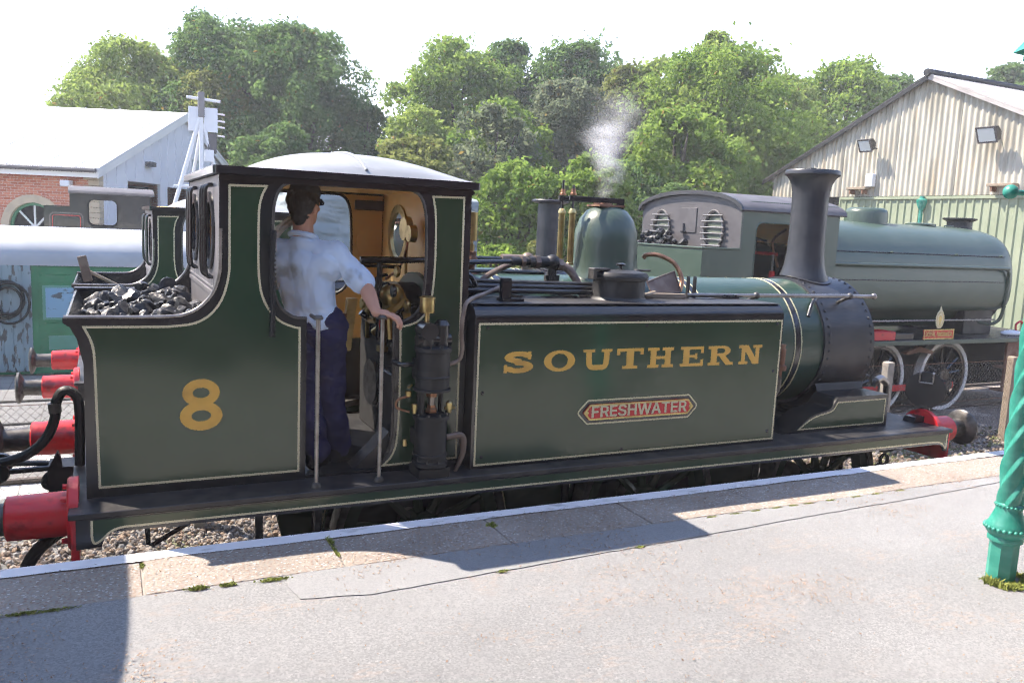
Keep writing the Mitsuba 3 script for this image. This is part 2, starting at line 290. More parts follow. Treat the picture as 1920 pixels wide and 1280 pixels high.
CREAMV = list(map(tuple, chaikin([(-3.345, 1.05), (-3.345, .915), (-3.30, .935), (-3.24, 1.0), (-3.1, 1.0)]))) + [(3.10, .99)] + list(map(tuple, chaikin([(3.10, .99), (3.27, .99), (3.34, .96), (3.375, .905), (3.375, 1.05)])))
def mirror(m):
    m = m.copy(); m.vertices[:, 1] *= -1; m.invert(); return m
def wheel_meshes(r, y, spokes=10, rim=.085):
    tyre = lathe([(r-.05, -.07), (r, -.07), (r, .07), (r-.05, .07), (r-.05, -.07)], (0, y, 0), 'y', 48)
    parts = [lathe([(r-.05-rim, -.05), (r-.045, -.05), (r-.045, .05), (r-.05-rim, .05), (r-.05-rim, -.05)], (0, y, 0), 'y', 48), lathe([(0, -.08), (.12, -.08), (.14, -.05), (.14, .08), (0, .08)], (0, y, 0), 'y', 24)]
    for i in range(spokes):
        a = 2*np.pi*i/spokes; parts.append(tube([(math.cos(a)*.10, y, math.sin(a)*.10), (math.cos(a)*(r-.1), y, math.sin(a)*(r-.1))], [.036, .024], 6, False))
    return tyre, cat(parts)
def buffer_at(L, x, y, z, s, full=True):     # s = -1 rear, +1 front
    prof = lambda pts: lathe([(a, b*s) for a, b in (pts if s > 0 else pts)], (x, y, z), 'x', 28)
    h = L.p('buffer', prof([(0, 0), (.125, 0), (.120, .31), (.10, .32), (0, .32)]), 'm_red', 40)
    L.p(h+'__flange', prof([(0, -.035), (.20, -.035), (.20, .01), (.19, .02), (0, .02)]), 'm_red', 40)
    L.p(h+'__ram', prof([(0, .31), (.088, .31), (.08, .45), (.085, .50), (0, .50)]), 'm_dark_steel', 40)
    L.p(h+'__buffer_head', prof([(0, .48), (.09, .485), (.155, .515), (.165, .525), (.165, .545), (.12, .56), (0, .565)]), 'm_dark_steel', 40)
    b = [cyl(.016, (x+.02*s, y+.165*math.cos(t), z+.165*math.sin(t)), (x+.05*s, y+.165*math.cos(t), z+.165*math.sin(t)), 6) for t in (.78, 2.36, 3.93, 5.5)]
    L.p(h+'__bolt', cat(b), 'm_red', stuff=True)

def tank_engine(label, off, near):
    L = Thing('steam_locomotive', label, 'locomotive', None, off)
    P = L.p
    A, TY = -.911, -1.032
    # ---- frames, running plate, valances, beams
    P('running_plate', rbox(-3.455, 3.44, -1.17, 1.17, 1.06, 1.092, .004), 'm_plate')
    val = Polygon(VAL).buffer(0); cl = LineString(CREAMV).buffer(.006, cap_style=2)
    for s in (1, -1):
        fl = (lambda m: m) if s == 1 else mirror
        v = P('valance', fl(prism_y(val, -1.163, -1.145)), 'm_black')
        P(v+'__green_panel', fl(prism_y(Polygon([*CREAMV]).buffer(0), -1.1655, -1.163)), 'm_green')
        P(v+'__cream_line', fl(prism_y(cl, -1.167, -1.163)), 'm_cream')
    P('buffer_beam', rbox(-3.445, -3.405, -1.15, 1.15, .80, 1.06, .006), 'm_red')
    P('buffer_beam', rbox(3.40, 3.44, -1.15, 1.15, .80, 1.06, .006), 'm_red')
    for y in (-.87, .87):
        buffer_at(L, -3.445, y, 1.006, -1); buffer_at(L, 3.44, y, 1.006, 1)
    WX = (-1.36, .47, 2.29)
    fr = Polygon([(-3.38, 1.06), (-3.38, .99), (-2.35, .97), (-2.25, .55), (2.70, .55), (2.80, .97), (3.38, .99), (3.38, 1.06)])
    for x in WX: fr = fr.difference(Point(x, .61).buffer(.645, 32))
    for s in (1, -1):
        fl = (lambda m: m) if s == 1 else mirror
        f = P('frame_plate', fl(prism_y(fr, -.70, -.675)), 'm_green')
        ln = unary_union([Point(x, .61).buffer(.672, 32).difference(Point(x, .61).buffer(.660, 32)) for x in WX]).intersection(sbox(-2.25, .60, 2.75, 1.05))
        P(f+'__cream_line', fl(prism_y(ln, -.703, -.70)), 'm_cream')
    tyre, spk = wheel_meshes(.61, 0)
    for x in WX:
        for y in (-.765, .765):
            t = spk.copy(); t.apply_transform(trimesh.transformations.rotation_matrix(.3+x, (0, 1, 0))); t.apply_translation((x, y, .61))
            w = P('wheel', t, 'm_green', 35); q = tyre.copy(); q.apply_translation((x, y, .61)); P(w+'__tyre', q, 'm_dark_steel', 35)
    for x in WX: P('axle', cyl(.08, (x, -.76, .61), (x, .76, .61)), 'm_dark_steel', 40)
    P('ash_pan', box(-2.0, 1.75, -.50, .50, .40, 1.05), 'm_dark')
    P('brake_hanger', cat([tube([(x-.72, -.76, 1.05), (x-.70, -.76, .62), (x-.66, -.76, .42)], .03, 6, False) for x in WX]), 'm_black_matt', stuff=True)
    P('step_bracket', cat([tube([(-3.075, -1.10, .97), (-3.07, -1.10, .865), (-3.05, -1.10, .855), (-2.85, -1.10, .965)], .013, 8, False), box(-2.98, -2.86, -1.13, -1.07, .955, .97)]), 'm_black')
    P('cab_step', cat([box(-2.50, -2.46, -1.12, -1.09, .42, 1.0), box(-2.50, -2.12, -1.16, -.96, .42, .44), box(-2.16, -2.12, -1.12, -1.09, .42, 1.0)]), 'm_black_matt')
    # ---- cab and bunker sides
    for s in (1, -1):
        fl = (lambda m: m) if s == 1 else mirror
        c = P('cab_side', fl(prism_y(side_p, A, A+.012)), 'm_black')
        for g in (pr_, pf_):
            k = P(c+'__green_panel', fl(prism_y(g, A-.002, A)), 'm_green')
            P(c+'__cream_line', fl(prism_y(frame_of(g, lw), A-.0035, A-.002)), 'm_cream')
        lin = side_p.buffer(-.012).intersection(sbox(-2.64, 1.7, -1.17, 2.88))
        P(c+'__inner_lining', fl(prism_y(lin, A+.012, A+.016)), 'm_ochre')
        rail = LineString(chaikin([(-3.46, 2.10), (-2.98, 2.096), (-2.83, 2.109), (-2.715, 2.205), (-2.668, 2.33), (-2.664, 2.45), (-2.664, 2.6)], 2))
        P(c+'__beading', fl(tube([(x, A+.006, z) for x, z in rail.coords], .010, 8, False)), 'm_steel', 40)
        de = np.array(list(DOOR)[2:-9])
        P(c+'__door_beading', fl(tube([(x, A+.005, z) for x, z in de], .010, 8, False)), 'm_dark_steel', 40)
        P(c+'__cornice', fl(cat([box(-2.675, -1.13, A-.014, A, 2.868, 2.902)] + ([lathe([(0, 0), (.008, 0), (.005, .006), (0, .007)], (-2.63+.06*i, A-.019, 2.884), 'y', 6) for i in range(26)]))), 'm_black')
        for hx in (-2.148, -1.762):
            h = P('handrail', fl(cyl(.0135, (hx, -1.09, 1.10), (hx, -1.09, 2.105), 12)), 'm_steel', 40)
            P(h+'__knob', fl(cat([lathe([(0, 0), (.03, 0), (.03, .015), (.02, .03), (0, .032)], (hx, -1.09, 1.092), 'z', 14), tube([(hx, -1.09, 2.10), (hx, -.905, 2.10)], .012, 8, False), lathe([(0, 0), (.028, .004), (.03, .016), (.02, .028), (0, .03)], (hx, -1.09, 2.095), 'z', 14)])), 'm_dark_steel', 40)
    num = prism_y(fit(slab('8'), -2.889, -2.658, 1.439, 1.740), A-.0045, A-.002)
    P('number', num, 'm_gold')
    # ---- bunker back, floor
    back = [(-3.37, 1.092), (-3.37, 1.84), (-3.40, 1.98), (-3.455, 2.09), (-3.443, 2.09), (-3.39, 1.985), (-3.355, 1.84), (-3.355, 1.092)]
    P('bunker_back', prism_y(Polygon(back), -.90, .90), 'm_black')
    P('bunker_floor', box(-3.35, -2.68, -.90, .90, 1.62, 1.64), 'm_dark')
    P('cab_floor', box(-2.65, -1.2, -.90, .90, 1.093, 1.11), 'm_black_matt')
    # ---- rear and front sheets with their round windows
    def sheet(x0, x1, name, mi_, mo, top=2.90, yin=.47, zc=2.575, rr=.205):
        g = sbox(-.898, 1.092, .898, top)
        for y in (-yin, yin): g = g.difference(Point(y, zc).buffer(rr, 24))
        xm = (x0+x1)/2
        k = P(name, prism_x(g, x0, xm), mo); P(k+'__inner_face', prism_x(g, xm, x1), mi_)
        for y in (-yin, yin):
            P(k+'__window_rim', lathe([(rr-.03, -.014), (rr+.03, -.014), (rr+.03, .014), (rr-.03, .014), (rr-.03, -.014)], (x0, y, zc), 'x', 36), 'm_brass' if x0 > -2 else 'm_black', 35)
            P(k+'__pane', lathe([(0, 0), (rr-.02, 0)], (xm, y, zc), 'x', 30), 'm_glass')
        return k
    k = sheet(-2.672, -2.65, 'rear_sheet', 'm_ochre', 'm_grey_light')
    for y0 in (-.47, .47):
        for dy in (-.13, 0, .13):
            P(k+'__window_bar', tube([(-2.672, y0+dy, 2.30), (-2.712, y0+dy, 2.33), (-2.715, y0+dy, 2.58), (-2.712, y0+dy, 2.82), (-2.672, y0+dy, 2.85)], .011, 8), 'm_black', 40)
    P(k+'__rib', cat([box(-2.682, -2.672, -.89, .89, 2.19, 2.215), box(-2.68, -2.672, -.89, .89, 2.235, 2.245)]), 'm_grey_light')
    sheet(-1.165, -1.14, 'front_sheet', 'm_black', 'm_ochre')
    # ---- domed roof
    rp = sbox(-2.71, -.972, -1.095, .972).buffer(-.03).buffer(.03)
    r = P('cab_roof', prism_z(rp, 2.903, 2.947), 'm_black')
    u, v = np.meshgrid(np.linspace(-1, 1, 49), np.linspace(-1, 1, 49), indexing='ij')
    z = 2.949+.170*np.clip((1-np.abs(u)**2.4)*(1-np.abs(v)**2.6), 0, 1)**.75
    D = grid_mesh(np.stack([-1.775+u*.66, v*.945, z], -1)); D.invert()
    P(r+'__dome', D, 'm_roof', True)
    zz = lambda vv: 2.954+.170*((1-abs(.08)**2.4)*(1-abs(vv)**2.6))**.75
    P(r+'__seam', tube([(-1.83, vv*.945, zz(vv)) for vv in np.linspace(-.97, .97, 25)], .010, 6, False), 'm_roof', 40)
    C = grid_mesh(np.stack([-1.9025+u*.745, v*.89, np.minimum(z-.05, 2.955)], -1)); P(r+'__ceiling', C, 'm_ochre', True); P(r+'__soffit', box(-2.645, -1.17, -.895, .895, 2.896, 2.9025), 'm_ochre')
    # ---- side tanks
    for s in (1, -1):
        fl = (lambda m: m) if s == 1 else mirror
        rr = .10
        prof = Polygon([(-.42, 1.094), (TY, 1.094), (TY, 2.177-rr)] + [(TY+rr-rr*math.cos(t), 2.177-rr+rr*math.sin(t)) for t in np.linspace(0, np.pi/2, 9)][1:] + [(-.42, 2.177)])
        t = P('side_tank', fl(prism_x(prof, -1.128, 1.482)), 'm_black', 30)
        g = sbox(-1.105, 1.112, 1.472, 2.061)
        P(t+'__green_panel', fl(prism_y(g, TY-.002, TY)), 'm_green')
        P(t+'__cream_line', fl(prism_y(frame_of(g, lw), TY-.0035, TY-.002)), 'm_cream')
        P(t+'__rivet', fl(cat([lathe([(0, 0), (.013, 0), (.009, .008), (0, .010)], (0, 0, 0), 'z', 8).apply_transform(RY).apply_translation((x, TY-.002, z)) for x, z in ((-1.04, 2.03), (.2, 2.03), (1.42, 2.03), (-1.06, 1.6), (1.42, 1.66), (-1.05, 1.17), (.05, 1.14), (1.41, 1.18))])), 'm_black', stuff=True)
        tb = box(-1.12, 1.475, -.98, -.42, 2.177, 2.181); P(t+'__top_plate', fl(tb), 'm_plate')
    if near:
        xs = ((-.914, -.697), (-.617, -.376), (-.313, -.079), (-.039, .187), (.224, .45), (.512, .723), (.767, 1.006), (1.058, 1.286))
        for ch, (a, b) in zip('SOUTHERN', xs):
            P('side_tank__letter', prism_y(fit(slab(ch), a, b, 1.724, 1.870), TY-.004, TY-.002), 'm_gold')
        o = Polygon([(-.345, 1.425), (-.255, 1.515), (.62, 1.515), (.71, 1.425), (.62, 1.338), (-.255, 1.338)]).buffer(-.03).buffer(.03)
        P('side_tank__name_surround', prism_y(o, TY-.0035, TY-.002), 'm_black'); P('side_tank__name_border', prism_y(frame_of(o, .011), TY-.005, TY-.0035), 'm_cream')
        q = Polygon([(-.29, 1.425), (-.24, 1.482), (.605, 1.482), (.655, 1.425), (.605, 1.370), (-.24, 1.370)])
        P('name_plate', prism_y(q, TY-.014, TY-.0035), 'm_red'); P('name_plate__border', prism_y(frame_of(q, .012), TY-.017, TY-.014), 'm_brass')
        P('name_plate__lettering', text_y('FRESHWATER', .078, -.225, .592, 1.388, TY-.014, .004), 'm_cream')
        P('name_plate__bolt', cat([lathe([(0, 0), (.014, 0), (.01, .006), (0, .007)], (0, 0, 0), 'z', 10).apply_transform(RY).apply_translation((x, TY-.014, 1.425)) for x in (-.262, .628)]), 'm_brass', stuff=True)
    # ---- boiler, smokebox, chimney, dome
    zc, RB = 1.745, .57
    b = P('boiler', lathe([(0, -1.2), (RB, -1.2), (RB, 2.46), (0, 2.46)], (0, 0, zc), 'x', 64), 'm_green_boiler', 40)
    for x in (-.62, .30, 1.12, 2.10):
        P(b+'__band', ring(RB-.001, RB+.004, .05, (x, 0, zc), 'x', 64), 'm_black', 35); P(b+'__cream_line', cat([ring(RB-.001, RB+.006, .009, (x-.016, 0, zc), 'x', 64), ring(RB-.001, RB+.006, .009, (x+.057, 0, zc), 'x', 64)]), 'm_cream', 35)
    s_ = P('smokebox', lathe([(.55, 2.42), (.592, 2.42), (.592, 3.03), (.575, 3.05), (0, 3.05)], (0, 0, zc), 'x', 64), 'm_smokebox', 35)
    th = np.radians(np.arange(-70, 251, 7.))
    rv = [lathe([(0, 0), (.015, 0), (.011, .010), (0, .013)], (0, 0, 0), 'z', 8).apply_transform(trimesh.geometry.align_vectors((0, 0, 1), (0, math.cos(a), math.sin(a)))).apply_translation((x, .591*math.cos(a), zc+.591*math.sin(a))) for x in (2.475, 2.99) for a in th]
    P(s_+'__rivet', cat(rv), 'm_smokebox', 30, stuff=True)
    d = P('smokebox_door', lathe([(0, .10), (.25, .085), (.40, .04), (.46, 0), (0, 0)], (3.05, 0, zc), 'x', 48), 'm_black', 40)
    P(d+'__handle', cat([cyl(.018, (3.13, 0, zc), (3.21, 0, zc), 10), tube([(3.20, -.12, zc-.1), (3.20, .12, zc+.1)], .012, 6, False)]), 'm_steel')
    sd = Polygon([(-.55, 1.095), (-.50, 1.2), (-.52, 1.35), (-.45, 1.5), (.45, 1.5), (.52, 1.35), (.50, 1.2), (.55, 1.095)])
    P('smokebox_saddle', prism_x(sd, 2.45, 3.02), 'm_black'); P('smokebox_saddle__cylinder_cover', rbox(2.35, 3.02, -.70, .70, 1.094, 1.15, .01), 'm_black')
    P('smokebox_saddle__flange', box(2.46, 3.00, -.64, .64, 1.175, 1.19), 'm_plate')
    ch = [(.20, -.06), (.185, .05), (.178, .2), (.178, .93), (.262, .955), (.265, .975), (.25, .99), (.17, .99), (.16, .7), (.16, 0)] if not near else [(.235, -.06), (.225, .0), (.205, .05), (.184, .13), (.170, .24), (.164, .42), (.163, .70), (.168, .80), (.182, .87), (.210, .925), (.240, .952), (.248, .958), (.248, .985), (.236, 1.0), (.15, 1.0), (.155, .7), (.155, 0)]
    k = P('chimney', lathe(ch, (2.68, 0, 2.322), 'z', 56), 'm_smokebox', 45)
    P(k+'__base_flange', cat([grid_mesh(np.array([[(2.68+(.19+.07*q)*math.cos(a), (.19+.07*q)*math.sin(a), zc+math.sqrt(max(.595**2-((.19+.07*q)*math.sin(a))**2, 0))+.008) for q in (0, .5, 1)] for a in np.linspace(0, 2*np.pi, 49)]))]), 'm_smokebox', True)
    P(k+'__lamp_iron', box(2.65, 2.71, -.006, .006, 3.318, 3.345), 'm_black')
    dm = [(.36, -.10), (.33, -.02), (.295, .05), (.276, .12), (.268, .20), (.264, .32), (.253, .41), (.222, .50), (.165, .57), (.09, .608), (0, .615)]
    k = P('steam_dome', lathe(dm, (.46, 0, 2.275), 'z', 56), 'm_green_dull', 60)
    P(k+'__valve_seat', cat([cyl(.045, (.41+dx_, dy_, 2.86), (.41+dx_, dy_, 2.905), 14) for dx_, dy_ in ((0, -.06), (0, .06))] + [box(.33, .56, -.11, .11, 2.875, 2.892)]), 'm_rust', 30)
    for y in (-.085, .085):
        P(k+'__valve_lever', cat([rbox(.05, .56, y-.009, y+.009, 2.905, 2.945, .003), box(.50, .56, y-.009, y+.009, 2.86, 2.945)]), 'm_black')
        x = .085
        q = P('spring_balance', lathe([(0, 2.40), (.031, 2.40), (.031, 2.415), (.026, 2.42), (.026, 2.80), (.033, 2.805), (.033, 2.82), (.02, 2.845), (0, 2.85)], (x, y, 0), 'z', 18), 'm_brass', 40)
        P(q+'__rod', cyl(.010, (x, y, 2.84), (x, y, 3.07 if y > 0 else 3.03), 8), 'm_black'); P(q+'__nut', cat([lathe([(0, 2.95), (.028, 2.95), (.028, 2.965), (.02, 2.97), (.018, 3.0), (0, 3.0)], (x, y, 0), 'z', 8)]), 'm_copper')
    return L, P
terrier1, P1 = tank_engine('dark green steam locomotive with gold SOUTHERN lettering beside the platform', (0, 0, 0), True)
terrier2, P2 = tank_engine('green steam locomotive on the next track, mostly hidden behind the lettered one', (-.12, 4.883, -.229), False)
# ---------------------------------------------------------------- fittings of the near engine
P = P1
px, py = -1.415, -1.045
u = lathe([(0, 1.64), (.118, 1.64), (.118, 1.655), (.108, 1.66), (.108, 1.72), (.113, 1.725), (.113, 1.735), (.108, 1.74), (.108, 1.885), (.118, 1.89), (.118, 1.915), (.10, 1.925), (0, 1.93)], (px, py, 0), 'z', 36)
pm = P('air_pump', u, 'm_black_matt', 35)
P(pm+'__lower_cylinder', lathe([(0, 1.15), (.105, 1.15), (.115, 1.16), (.115, 1.185), (.103, 1.19), (.103, 1.215), (.112, 1.22), (.112, 1.235), (.102, 1.24), (.102, 1.455), (.116, 1.46), (.116, 1.485), (.08, 1.495), (0, 1.50)], (px, py, 0), 'z', 36), 'm_black_matt', 35)
P(pm+'__piston_rod', cyl(.022, (px, py, 1.48), (px, py, 1.66), 12), 'm_steel', 40)
P(pm+'__gland', cat([lathe([(0, 1.49), (.038, 1.49), (.038, 1.52), (.028, 1.53), (.028, 1.545), (0, 1.55)], (px, py, 0), 'z', 6), lathe([(0, 1.60), (.038, 1.60), (.038, 1.635), (0, 1.64)], (px, py, 0), 'z', 6)]), 'm_copper')
P(pm+'__pillar', cat([cyl(.016, (px+a, py+b, 1.48), (px+a, py+b, 1.66), 8) for a, b in ((-.075, -.03), (.075, .04), (-.06, .07))]), 'm_black_matt', stuff=True)
P(pm+'__valve_head', cat([trimesh.creation.icosphere(2, .062).apply_translation((px-.045, py, 2.0)), cyl(.055, (px-.05, py-.075, 2.02), (px-.05, py+.06, 2.02), 18), cyl(.045, (px+.055, py, 1.92), (px+.055, py, 2.06), 16), lathe([(0, 0), (.055, 0), (.03, .03), (0, .034)], (px+.055, py, 2.055), 'z', 12), cyl(.04, (px-.11, py, 1.96), (px+.11, py, 1.96), 14), cyl(.05, (px-.045, py, 1.92), (px-.045, py, 2.0), 14)]), 'm_black', 35)
P(pm+'__bolt', cat([cyl(.010, (px+.104*math.cos(a), py+.104*math.sin(a), z), (px+.104*math.cos(a), py+.104*math.sin(a), z+.022), 6) for z in (1.91, 1.48, 1.18) for a in np.arange(0, 6.2, .7)]), 'm_black', stuff=True)
P(pm+'__oil_cup', cat([lathe([(0, 1.50), (.014, 1.50), (.022, 1.53), (.022, 1.565), (.012, 1.575), (0, 1.58)], (px+.10, py-.05, 0), 'z', 12), lathe([(0, 1.50), (.012, 1.50), (.018, 1.53), (.018, 1.56), (0, 1.57)], (px-.12, py-.02, 0), 'z', 12), cyl(.01, (px+.07, py-.05, 1.53), (px+.14, py-.05, 1.53), 8)]), 'm_brass', 40)
P(pm+'__bracket', cat([box(px-.09, px+.09, -.99, -.912, 1.70, 1.83), box(px-.09, px+.09, -.99, -.912, 1.28, 1.38), box(px-.10, px+.10, py-.09, py+.10, 1.092, 1.15)]), 'm_black_matt')
P('lubricator', cat([lathe([(0, 2.132), (.045, 2.132), (.047, 2.14), (.047, 2.215), (.05, 2.218), (.05, 2.228), (.03, 2.236), (0, 2.238)], (-1.465, -1.05, 0), 'z', 24), cyl(.016, (-1.465, -1.05, 2.06), (-1.465, -1.05, 2.14), 10)]), 'm_brass', 35)
P('lubricator_pipe', tube([(-.75, -.62, 2.27), (-.95, -.78, 2.23), (-1.15, -.98, 2.205), (-1.215, -1.05, 2.16), (-1.235, -1.06, 2.02), (-1.225, -1.06, 1.90), (-1.24, -1.05, 1.83), (-1.31, -1.05, 1.80)], .014), 'm_pipe', 40)
P('copper_pipe', tube([(-1.31, -1.05, 1.33), (-1.215, -1.05, 1.335), (-1.19, -1.05, 1.29), (-1.195, -1.05, 1.20), (-1.23, -1.03, 1.09)], [.02, .024, .024, .018, .012]), 'm_pipe', 40)
P('steam_pipe', tube([(-1.53, -1.0, 1.80), (-1.60, -1.0, 1.80), (-1.64, -.93, 1.81)], .016), 'm_black', 40)
P('drain_pipe', tube([(-1.54, -1.0, 1.60), (-1.62, -1.0, 1.58), (-1.63, -1.0, 1.53), (-1.55, -1.02, 1.50)], .008), 'm_copper', 40)
P('drain_pipe__cock', cat([lathe([(0, 0), (.02, 0), (.02, .03), (0, .035)], (-1.555, -1.0, 1.60), 'z', 10), cyl(.008, (-1.56, -1.0, 1.65), (-1.53, -1.0, 1.67), 6), lathe([(0, 0), (.018, 0), (.012, .04), (0, .04)], (-1.57, -1.0, 1.28), 'z', 10)]), 'm_brass')
# clack valve and pipes by the dome
cv = P('clack_valve', cat([trimesh.creation.icosphere(2, .062).apply_translation((-.19, -.30, 2.425)), cyl(.06, (-.19, -.30, 2.26), (-.19, -.30, 2.33), 18), cyl(.085, (-.19, -.30, 2.25), (-.19, -.30, 2.275), 18), cyl(.035, (-.19, -.30, 2.3), (-.19, -.30, 2.42), 12), cyl(.042, (-.40, -.31, 2.425), (-.19, -.30, 2.425), 14), cyl(.03, (-.55, -.31, 2.43), (-.38, -.31, 2.425), 12)]), 'm_black_matt', 35)
P(cv+'__nut', cat([lathe([(0, -.02), (.055, -.02), (.055, .02), (0, .02)], (-.33, -.305, 2.425), 'x', 6), lathe([(0, -.02), (.05, -.02), (.05, .02), (0, .02)], (-.14, -.32, 2.41), 'x', 6), lathe([(0, -.015), (.045, -.015), (.045, .015), (0, .015)], (-.45, -.31, 2.428), 'x', 6)]), 'm_pipe')
P('feed_pipe', tube([(-.16, -.31, 2.42), (-.08, -.36, 2.38), (-.02, -.42, 2.27), (0, -.48, 2.15)], [.034, .032, .028, .026]), 'm_pipe', 40)
P('feed_pipe', tube([(-.30, -.18, 2.43), (-.50, -.22, 2.40), (-.75, -.32, 2.31), (-.82, -.36, 2.24)], .022), 'm_pipe', 40)
P('clack_valve', cat([trimesh.creation.icosphere(2, .055).apply_translation((-.10, .30, 2.42)), cyl(.05, (-.10, .30, 2.24), (-.10, .30, 2.42), 14), cyl(.036, (-.34, .30, 2.42), (-.10, .30, 2.42), 12)]), 'm_pipe', 35)
P('control_rod', tube([(-1.13, -.33, 2.405), (-.45, -.31, 2.43)], .019, 9, False), 'm_black', 40)
P('control_rod', tube([(-1.13, .30, 2.42), (-.3, .30, 2.42)], .016, 9, False), 'm_black', 40)
P('control_rod', tube([(-1.13, -.05, 2.325), (-.5, -.02, 2.335), (-.1, .0, 2.33)], .016, 9, False), 'm_black', 40)
for i, (y, z, r_) in enumerate(((-.50, 2.255, .022), (-.44, 2.285, .016), (-.57, 2.23, .018), (-.40, 2.235, .014))):
    P('tank_pipe', tube([(-1.13, y+.02, z+.02*(i % 2)), (-.7, y, z), (.1, y-.02*(i % 2), z-.01), (.5, y+.02, z-.02)], r_), 'm_black' if i != 1 else 'm_dark_steel', 40)
P('tank_pipe', tube([(-1.12, -.56, 2.22), (-1.06, -.56, 2.33), (-.97, -.55, 2.33), (-.92, -.54, 2.24), (-.98, -.52, 2.20), (-1.08, -.50, 2.24)], .020), 'm_black', 40)
P('tank_pipe', tube([(-1.12, -.48, 2.40), (-1.0, -.48, 2.36), (-.93, -.5, 2.25), (-.8, -.55, 2.22)], .018), 'm_black', 40)
P('tank_pipe__clip', cat([box(x-.02, x+.02, -.60, -.38, 2.18, 2.20) for x in (-.6, -.15, .3)]), 'm_black_matt', stuff=True)
P('tank_bracket', cat([prism_x(Polygon([(-.80, 2.18), (-.76, 2.18), (-.755, 2.30), (-.765, 2.335), (-.795, 2.335), (-.805, 2.30)]), -.84, -.77), box(-.86, -.70, -.86, -.76, 2.18, 2.20)]), 'm_black', 30)
fl_ = P('tank_filler', lathe([(.225, 2.176), (.205, 2.195), (.195, 2.21), (.195, 2.325), (.212, 2.33), (.216, 2.345), (.216, 2.362), (.20, 2.385), (.14, 2.398), (0, 2.402)], (.19, -.655, 0), 'z', 44), 'm_black_matt', 40)
P(fl_+'__knob', lathe([(0, 2.40), (.018, 2.40), (.014, 2.425), (.038, 2.432), (.04, 2.442), (.02, 2.452), (0, 2.453)], (.205, -.64, 0), 'z', 16), 'm_black', 35)
P(fl_+'__hinge', cat([rbox(-.07, .07, -.72, -.64, 2.395, 2.412, .004), rbox(-.075, -.045, -.72, -.64, 2.33, 2.41, .004), rbox(.31, .44, -.70, -.66, 2.392, 2.408, .004)]), 'm_dark_steel')
P('whistle', cat([lathe([(0, 2.45), (.022, 2.45), (.022, 2.53), (.012, 2.54), (.012, 2.56), (.040, 2.562), (.040, 2.76), (.043, 2.765), (.043, 2.775), (0, 2.78)], (-.735, .0, 0), 'z', 20)]), 'm_brass', 35)
P('whistle__base', lathe([(0, 2.28), (.07, 2.28), (.07, 2.31), (.03, 2.33), (.03, 2.38), (.055, 2.39), (.055, 2.42), (.035, 2.45), (.04, 2.48), (0, 2.485)], (-.735, 0, 0), 'z', 18), 'm_rust', 35)
for x in (.95, 1.015):
    P('lamp_iron', cat([prism_x(Polygon([(-.513, 2.18), (-.487, 2.18), (-.488, 2.34), (-.494, 2.352), (-.506, 2.352), (-.512, 2.34)]), x-.009, x+.009)]), 'm_dark_steel')
P('tank_fitting', cat([box(1.22, 1.40, -.60, -.45, 2.18, 2.195)]+[lathe([(0, 0), (.02, 0), (.02, .018), (0, .022)], (1.24+.045*i, -.53-.04*(i % 2), 2.195), 'z', 6) for i in range(4)]), 'm_black')
hr = P('boiler_handrail', tube([(.90, -.555, 2.205), (2.99, -.555, 2.205)], .017, 12, False), 'm_steel', 40)
P(hr+'__end_ball', trimesh.creation.icosphere(2, .028).apply_translation((3.0, -.555, 2.205)), 'm_steel', True)
P(hr+'__stanchion', cat([c_ for x in (1.62, 2.70) for c_ in (trimesh.creation.icosphere(2, .030).apply_translation((x, -.555, 2.205)), tube([(x, -.555, 2.205), (x-.03, -.42, 2.12)], [.020, .014], 8, False))]), 'm_dark_steel', 35)
P('blower_pipe', tube([(2.28, -.50, 2.02), (2.36, -.46, 2.14), (2.5, -.40, 2.19), (2.75, -.38, 2.20)], .018), 'm_black', 40)
P('boiler_stud', cat([cyl(.012, (x, .0, 2.30), (x, .0, 2.318), 8) for x in (1.15, 1.32, 1.55, 1.75, 1.95)]), 'm_brass', stuff=True)
P('copper_pipe', tube([(.78, -.10, 2.47), (.80, -.12, 2.50), (.88, -.18, 2.50), (.98, -.26, 2.44), (1.02, -.32, 2.32), (.98, -.36, 2.22)], .019), 'm_copper', 40)
P('relief_valve', cat([cyl(.022, (1.535, -.98, 1.60), (1.535, -.98, 1.66), 12), lathe([(0, 1.655), (.052, 1.655), (.052, 1.69), (.035, 1.70), (.038, 1.82), (.030, 1.835), (.035, 1.86), (0, 1.865)], (1.535, -.98, 0), 'z', 16)]), 'm_rust', 35)
P('relief_valve__pipe', tube([(1.535, -.98, 1.62), (1.53, -.98, 1.50), (1.50, -.95, 1.40), (1.49, -.90, 1.30)], .022), 'm_dark_steel', 40)
# sandbox with its curved front
SB = list(map(tuple, chaikin([(1.72, 1.092), (1.86, 1.11), (2.0, 1.22), (2.15, 1.255), (2.24, 1.27), (2.29, 1.345), (2.33, 1.372)]))) + [(2.93, 1.372), (2.93, 1.092)]
sb_ = P('sand_box', prism_y(Polygon(SB), -.885, -.62), 'm_black')
SG = [(1.88, 1.118)] + list(map(tuple, chaikin([(1.88, 1.118), (2.03, 1.215), (2.17, 1.245), (2.27, 1.262), (2.315, 1.335)]))) + [(2.895, 1.340), (2.895, 1.118)]
P(sb_+'__green_panel', prism_y(Polygon(SG).buffer(0), -.887, -.885), 'm_green'); P(sb_+'__cream_line', prism_y(frame_of(Polygon(SG).buffer(0), .010), -.8885, -.887), 'm_cream')
P('sand_box', mirror(prism_y(Polygon(SB), -.885, -.62)), 'm_black')
